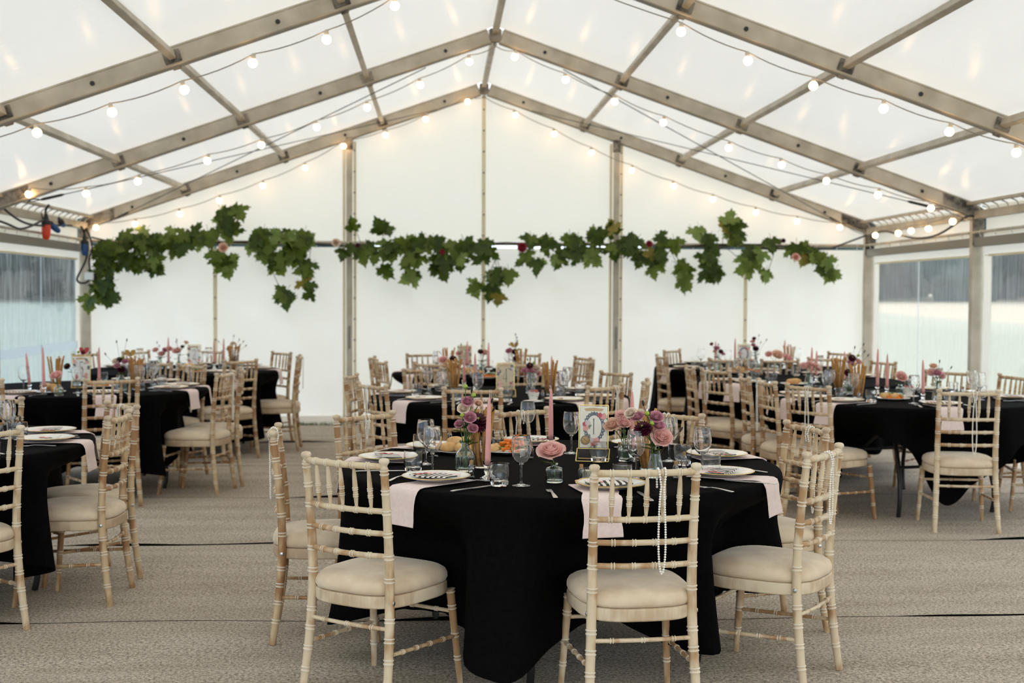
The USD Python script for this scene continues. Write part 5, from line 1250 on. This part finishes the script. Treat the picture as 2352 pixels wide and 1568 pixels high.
light_string('warm bulb string under the left rafter of the third arch', [(1030, -38), (906, 13), (750, 90), (583, 144), (418, 206), (253, 258), (81, 305), (-80, 350)], in_plane(-6.08), ((0.0, -6.05, RIDGE - 0.11), E(-1, -6.05)))
light_string('warm bulb string under the right rafter of the third arch', [(1300, -42), (1430, 18), (1565, 72), (1716, 139), (1869, 197), (2030, 249), (2184, 302), (2334, 350), (2470, 392)][2:], in_plane(-6.08), ((0.0, -6.05, RIDGE - 0.11), E(1, -6.05)))
light_string('warm bulb string looped along the right eave of the rear bay', [(2012, 540), (2063, 535), (2090, 530), (2130, 525), (2187, 508)], lambda px, py: atx(px, py, 4.32), (E(1, -0.1), E(1, -2.9)), 0.012)

# bracing wires crossing in the rear bay, with turnbuckles
for sd in (-1, 1):
    for a, b, w in ((roofpt(sd, 0.93, -2.92, -0.08), roofpt(sd, 0.12, -0.08, -0.07), 'from the second arch eave up to the gable peak'), (roofpt(sd, 0.93, -0.08, -0.08), roofpt(sd, 0.14, -2.92, -0.07), 'from the gable eave up to the second arch peak')):
        t = thing('bracing_wire', f'dark {SIDE[sd]} roof bracing wire {w}', 'wire')
        part(t, 'wire', tube([a, b], 0.0045, 6), 'wire_dark', True)
        d = (b - a) / np.linalg.norm(b - a)
        part(t, 'turnbuckle', tube([a + d * 0.10, a + d * 0.13, a + d * 0.30, a + d * 0.33], [0.006, 0.013, 0.013, 0.006], 8), 'black_metal', True)
        part(t, 'hook', tube(curve([a - d * 0.02, a + d * 0.03 + (0, 0, 0.02), a + d * 0.10], 8), 0.006, 6), 'black_metal', True)

# ================================================================ LEAF GARLANDS ON THE GABLE RAIL
def leaf_shape():
    half = [(0.0, -0.02), (0.10, -0.07), (0.20, -0.20), (0.26, -0.14), (0.40, -0.16), (0.36, -0.02), (0.52, 0.06), (0.66, 0.04), (0.62, 0.16), (0.80, 0.30), (0.62, 0.33), (0.60, 0.44), (0.44, 0.40), (0.27, 0.36), (0.30, 0.52), (0.44, 0.62), (0.30, 0.68), (0.24, 0.84), (0.12, 0.86), (0.0, 1.12)]
    o = half + [(-x, y) for x, y in half[-2:0:-1]]
    return np.array(o)


LO = leaf_shape()


def leaf_mesh(q):
    """A lobed plane-tree leaf, base at the origin, tip along +y, face to +z; bent along its veins."""
    o = LO * np.array([q.uniform(0.85, 1.05), 1.0]) + np.array([[q.uniform(-.025, .025), q.uniform(-.025, .025)] for _ in LO])
    c = np.array([(0, 0.02), (0, 0.3), (0, 0.6), (0.28, 0.18), (-0.28, 0.18)])
    from scipy.spatial import Delaunay
    from shapely.geometry import Polygon, Point
    pts = np.vstack([o, c]); poly = Polygon(o); tri = Delaunay(pts).simplices
    tri = np.array([t for t in tri if poly.buffer(0.004).contains(Point(pts[t].mean(0)))])
    a, b, cc = pts[tri[:, 0]], pts[tri[:, 1]], pts[tri[:, 2]]
    flip = np.cross(b - a, cc - a) < 0; tri[flip] = tri[flip][:, ::-1]
    k1, k2, k3 = q.uniform(0.1, 0.5), q.uniform(-0.1, 0.45), q.uniform(-.3, .3)
    x, y = pts[:, 0], pts[:, 1]
    z = k1 * np.abs(x) * 0.5 - k2 * (y - 0.2) ** 2 * 0.5 - 0.25 * x * x + k3 * x * y * 0.4 + 0.03 * np.sin(9 * x + 7 * y)
    petiole = tube([(0, 0.03, 0.0), (0.02, -0.2, -0.03), (0.04, -0.42, -0.10)], [0.012, 0.012, 0.014], 4)
    return cat([(np.stack([x, y, z], 1), tri), petiole])


def garland(label, discs, line, lq, n_mul=1.0):
    q = random.Random(lq); t = thing('leaf_garland', label, 'garland')
    P = [aty(px, py, -0.12 + 0.04 * math.sin(i * 1.7)) for i, (px, py) in enumerate(line)]
    part(t, 'vine', tube(curve(P, len(P) * 5), 0.007, 6), 'brown_stem', True)
    for px, py, rx, ry in discs:
        n = max(2, round(rx * ry / 112 * n_mul)); c0 = aty(px, py, -0.16)
        near = min(P, key=lambda w: np.linalg.norm(w - c0))
        if abs(near[2] - c0[2]) > 0.16:
            m_ = (near + c0) / 2 + np.array([q.uniform(-.04, .04), -0.03, q.uniform(-.02, .04)])
            part(t, 'twig', tube(curve([near, m_, c0], 10), 0.0035, 5), 'brown_stem', True)
        for k in range(n):
            a, r = q.uniform(0, 6.28), math.sqrt(q.random()) * 0.8
            ax, ay = px + rx * r * math.cos(a), py + ry * r * math.sin(a)
            y = -0.14 - 0.16 * q.random(); c = aty(ax, ay, y); s = q.uniform(0.13, 0.20)
            roll = PI + q.gauss(0, 0.75) if ay > 535 else q.gauss(0, 0.9) + (PI if q.random() < 0.3 else 0)
            face = np.array([q.gauss(0, 0.38), -1.0, q.gauss(0.30, 0.38)]); face /= np.linalg.norm(face)
            up = np.array([math.sin(roll), 0, math.cos(roll)]); up = up - face * (up @ face); up /= np.linalg.norm(up)
            Rm = np.stack([np.cross(up, face), up, face], 1)
            m = leaf_mesh(q); m = tf(m, (0, -0.35, 0))
            mt = q.choices(('maple_dark', 'maple_mid', 'maple_light', 'maple_yellow'), (0.46, 0.36, 0.15, 0.03))[0]
            part(t, 'leaf', tf(m, c, rot=Rm, s=s), mt, 25)
    return t


GL = [(250, 575, 35, 30), (235, 620, 30, 30), (245, 660, 25, 22), (203, 685, 16, 13), (255, 687, 10, 12), (310, 550, 40, 24), (300, 600, 30, 26), (350, 565, 28, 30), (345, 615, 28, 18), (400, 548, 35, 22), (410, 572, 25, 14), (460, 548, 35, 22), (508, 492, 15, 13), (543, 478, 16, 20), (530, 527, 22, 18), (490, 597, 22, 12), (525, 607, 25, 18), (590, 548, 30, 24), (610, 580, 35, 20), (655, 548, 35, 20), (640, 605, 33, 24), (690, 552, 25, 18), (675, 590, 30, 24), (702, 622, 18, 20), (706, 665, 14, 22), (655, 686, 22, 16)]
GM = [(812, 520, 13, 10), (830, 575, 32, 18), (872, 530, 22, 16), (880, 580, 34, 18), (882, 628, 9, 14), (950, 560, 33, 18), (945, 595, 24, 20), (945, 628, 18, 14), (985, 562, 30, 18), (1010, 600, 28, 18), (1012, 622, 16, 9), (1060, 572, 33, 20), (1062, 600, 14, 10), (1112, 577, 28, 18), (1150, 640, 26, 20), (1130, 660, 14, 18), (1092, 666, 11, 11), (1142, 684, 14, 11), (795, 583, 12, 8)]
GR = [(1218, 549, 11, 8), (1257, 556, 16, 10), (1212, 595, 14, 14), (1236, 610, 13, 13), (1320, 552, 24, 15), (1310, 582, 25, 14), (1352, 590, 24, 14), (1287, 600, 11, 11), (1407, 532, 13, 14), (1372, 548, 14, 10), (1410, 577, 20, 14), (1450, 562, 25, 18), (1460, 590, 22, 17), (1510, 582, 24, 18), (1507, 620, 17, 14), (1517, 548, 11, 14), (1552, 568, 16, 10), (1572, 620, 17, 22), (1571, 648, 13, 11), (1602, 542, 13, 11), (1632, 562, 21, 14), (1627, 600, 28, 19), (1635, 624, 26, 16), (1676, 512, 21, 17), (1692, 552, 24, 17), (1732, 590, 28, 20), (1712, 610, 18, 14), (1756, 640, 11, 18), (1777, 562, 18, 12), (1832, 572, 28, 14), (1862, 592, 28, 14), (1895, 602, 23, 18), (1908, 628, 9, 11)]
garland('green plane leaf garland at the left, the longest and fullest', GL, [(222, 562), (300, 560), (400, 558), (500, 556), (600, 560), (715, 562)], 11, 1.15)
garland('green plane leaf garland in the middle, between the two gable posts', GM, [(770, 580), (830, 562), (920, 560), (1010, 562), (1100, 570), (1140, 590)], 12, 1.25)
garland('green plane leaf garland at the right with red and pink flowers', GR, [(1195, 566), (1300, 562), (1410, 560), (1540, 566), (1660, 566), (1780, 570), (1900, 590)], 13, 1.25)


def gflower(px, py, col, r, label, y=-0.34):
    c = aty(px, py, y); mat, knd, _ = FCOL[col]; t = thing(knd, label, 'flower', c)
    Rm = align((0.1, -1, 0.25)); m = rose_mesh(r, FQ) if knd == 'rose' else dahlia_mesh(r, FQ)
    part(t, 'bloom', tf(m, Rm @ np.array([0, 0, -r * 0.5]), rot=Rm), mat, True)
    part(t, 'stem', tube(curve([(0, 0.01, 0), (0.02, 0.12, 0.0), (0.05, 0.22, 0.03)], 8), 0.003, 5), 'stem', True)


gflower(1200, 567, 'red', 0.064, 'large dark red dahlia at the left end of the right garland')
gflower(1492, 559, 'red', 0.044, 'small crimson dahlia in the middle of the right garland')
gflower(1828, 590, 'pink', 0.042, 'pink rose near the right end of the right garland')
gflower(772, 557, 'cream', 0.044, 'pale cream rose at the left end of the middle garland')
gflower(513, 568, 'peach', 0.048, 'pale peach rose below the rail in the left garland')
gflower(822, 563, 'burg', 0.030, 'dark burgundy dahlia by the left gable post')
gflower(1016, 578, 'red', 0.034, 'dark red dahlia half hidden in the middle garland')
gflower(1800, 552, 'burg', 0.030, 'brown red dahlia above the rail in the right garland')

# ================================================================ ELECTRICS IN THE LEFT CORNER
def plug(label, px, py, x, mat, s=1.0, tilt=(0, 0, -1)):
    p = atx(px, py, x); t = thing('mains_connector', label, 'plug', p, rot=align(-np.asarray(tilt, float)) @ np.diag([s, s, s]))
    part(t, 'housing', lathe([(0, -0.10), (0.016, -0.10), (0.030, -0.082), (0.036, -0.05), (0.038, 0.0), (0.035, 0.03), (0, 0.03)], 16), mat, 30)
    part(t, 'collar', lathe([(0.0, 0.028), (0.036, 0.028), (0.040, 0.034), (0.038, 0.06), (0.024, 0.075), (0.014, 0.12), (0, 0.12)], 16), 'black_rubber', 30)
    part(t, 'cord', tube(curve([(0, 0, 0.11), (0.0, 0, 0.16), (0.03, 0, 0.20)], 8), 0.010, 6), 'black_rubber', True)


plug('orange red mains connector hanging under the left eave', 106, 524, -4.36, 'plug_red', 1.15)
plug('blue mains connector beside the red one under the left eave', 122, 520, -4.36, 'plug_blue', 0.85, (0.6, 0.4, -0.6))
plug('blue mains connector on top of the left corner post', 142, 512, -4.34, 'plug_blue', 0.8, (0, 1, -0.3))
plug('dark blue mains connector strapped to the left corner post', 194, 566, -4.36, 'plug_blue', 1.0)
cpt = lambda px, py, y: aty(px, py, y)


def hose(label, pts, r=0.011): solo('power_cable', tube(curve([atx(*p) for p in pts], 40), r, 7), 'black_rubber', label, 'cable', True)


hose('black cable sagging under the left eave toward the red connector', [(-10, 505, -4.38), (30, 520, -4.36), (52, 525, -4.36), (80, 515, -4.36), (100, 504, -4.37)])
hose('black cable swinging from the arch to the left corner', [(10, 480, -4.40), (40, 503, -4.38), (75, 516, -4.37), (120, 518, -4.37), (165, 518, -4.38)])
hose('thick black cable bundle running down the left corner post', [(186, 520, -4.38), (196, 545, -4.36), (200, 575, -4.36), (196, 600, -4.37), (182, 628, -4.38), (178, 645, -4.38), (192, 650, -4.38), (205, 640, -4.38)], 0.012)
hose('thin black cable looping beside the left corner post', [(197, 525, -4.34), (208, 548, -4.34), (211, 572, -4.34), (206, 590, -4.35), (207, 620, -4.36)], 0.009)
hose('black cable hanging in a loop along the right eave', [(2000, 545, 4.40), (2040, 532, 4.38), (2090, 545, 4.36), (2150, 540, 4.36), (2200, 510, 4.36), (2236, 497, 4.38)])
pb = atx(206, 634, -4.37)
t = thing('junction_box', 'white plastic junction box beside the left corner post', 'junction box', pb)
part(t, 'housing', box((0, 0, 0), (0.10, 0.06, 0.085), 0.006), 'white_plastic'); part(t, 'end_cap', box((0.053, 0, -0.005), (0.014, 0.05, 0.07), 0.004), 'black_rubber')
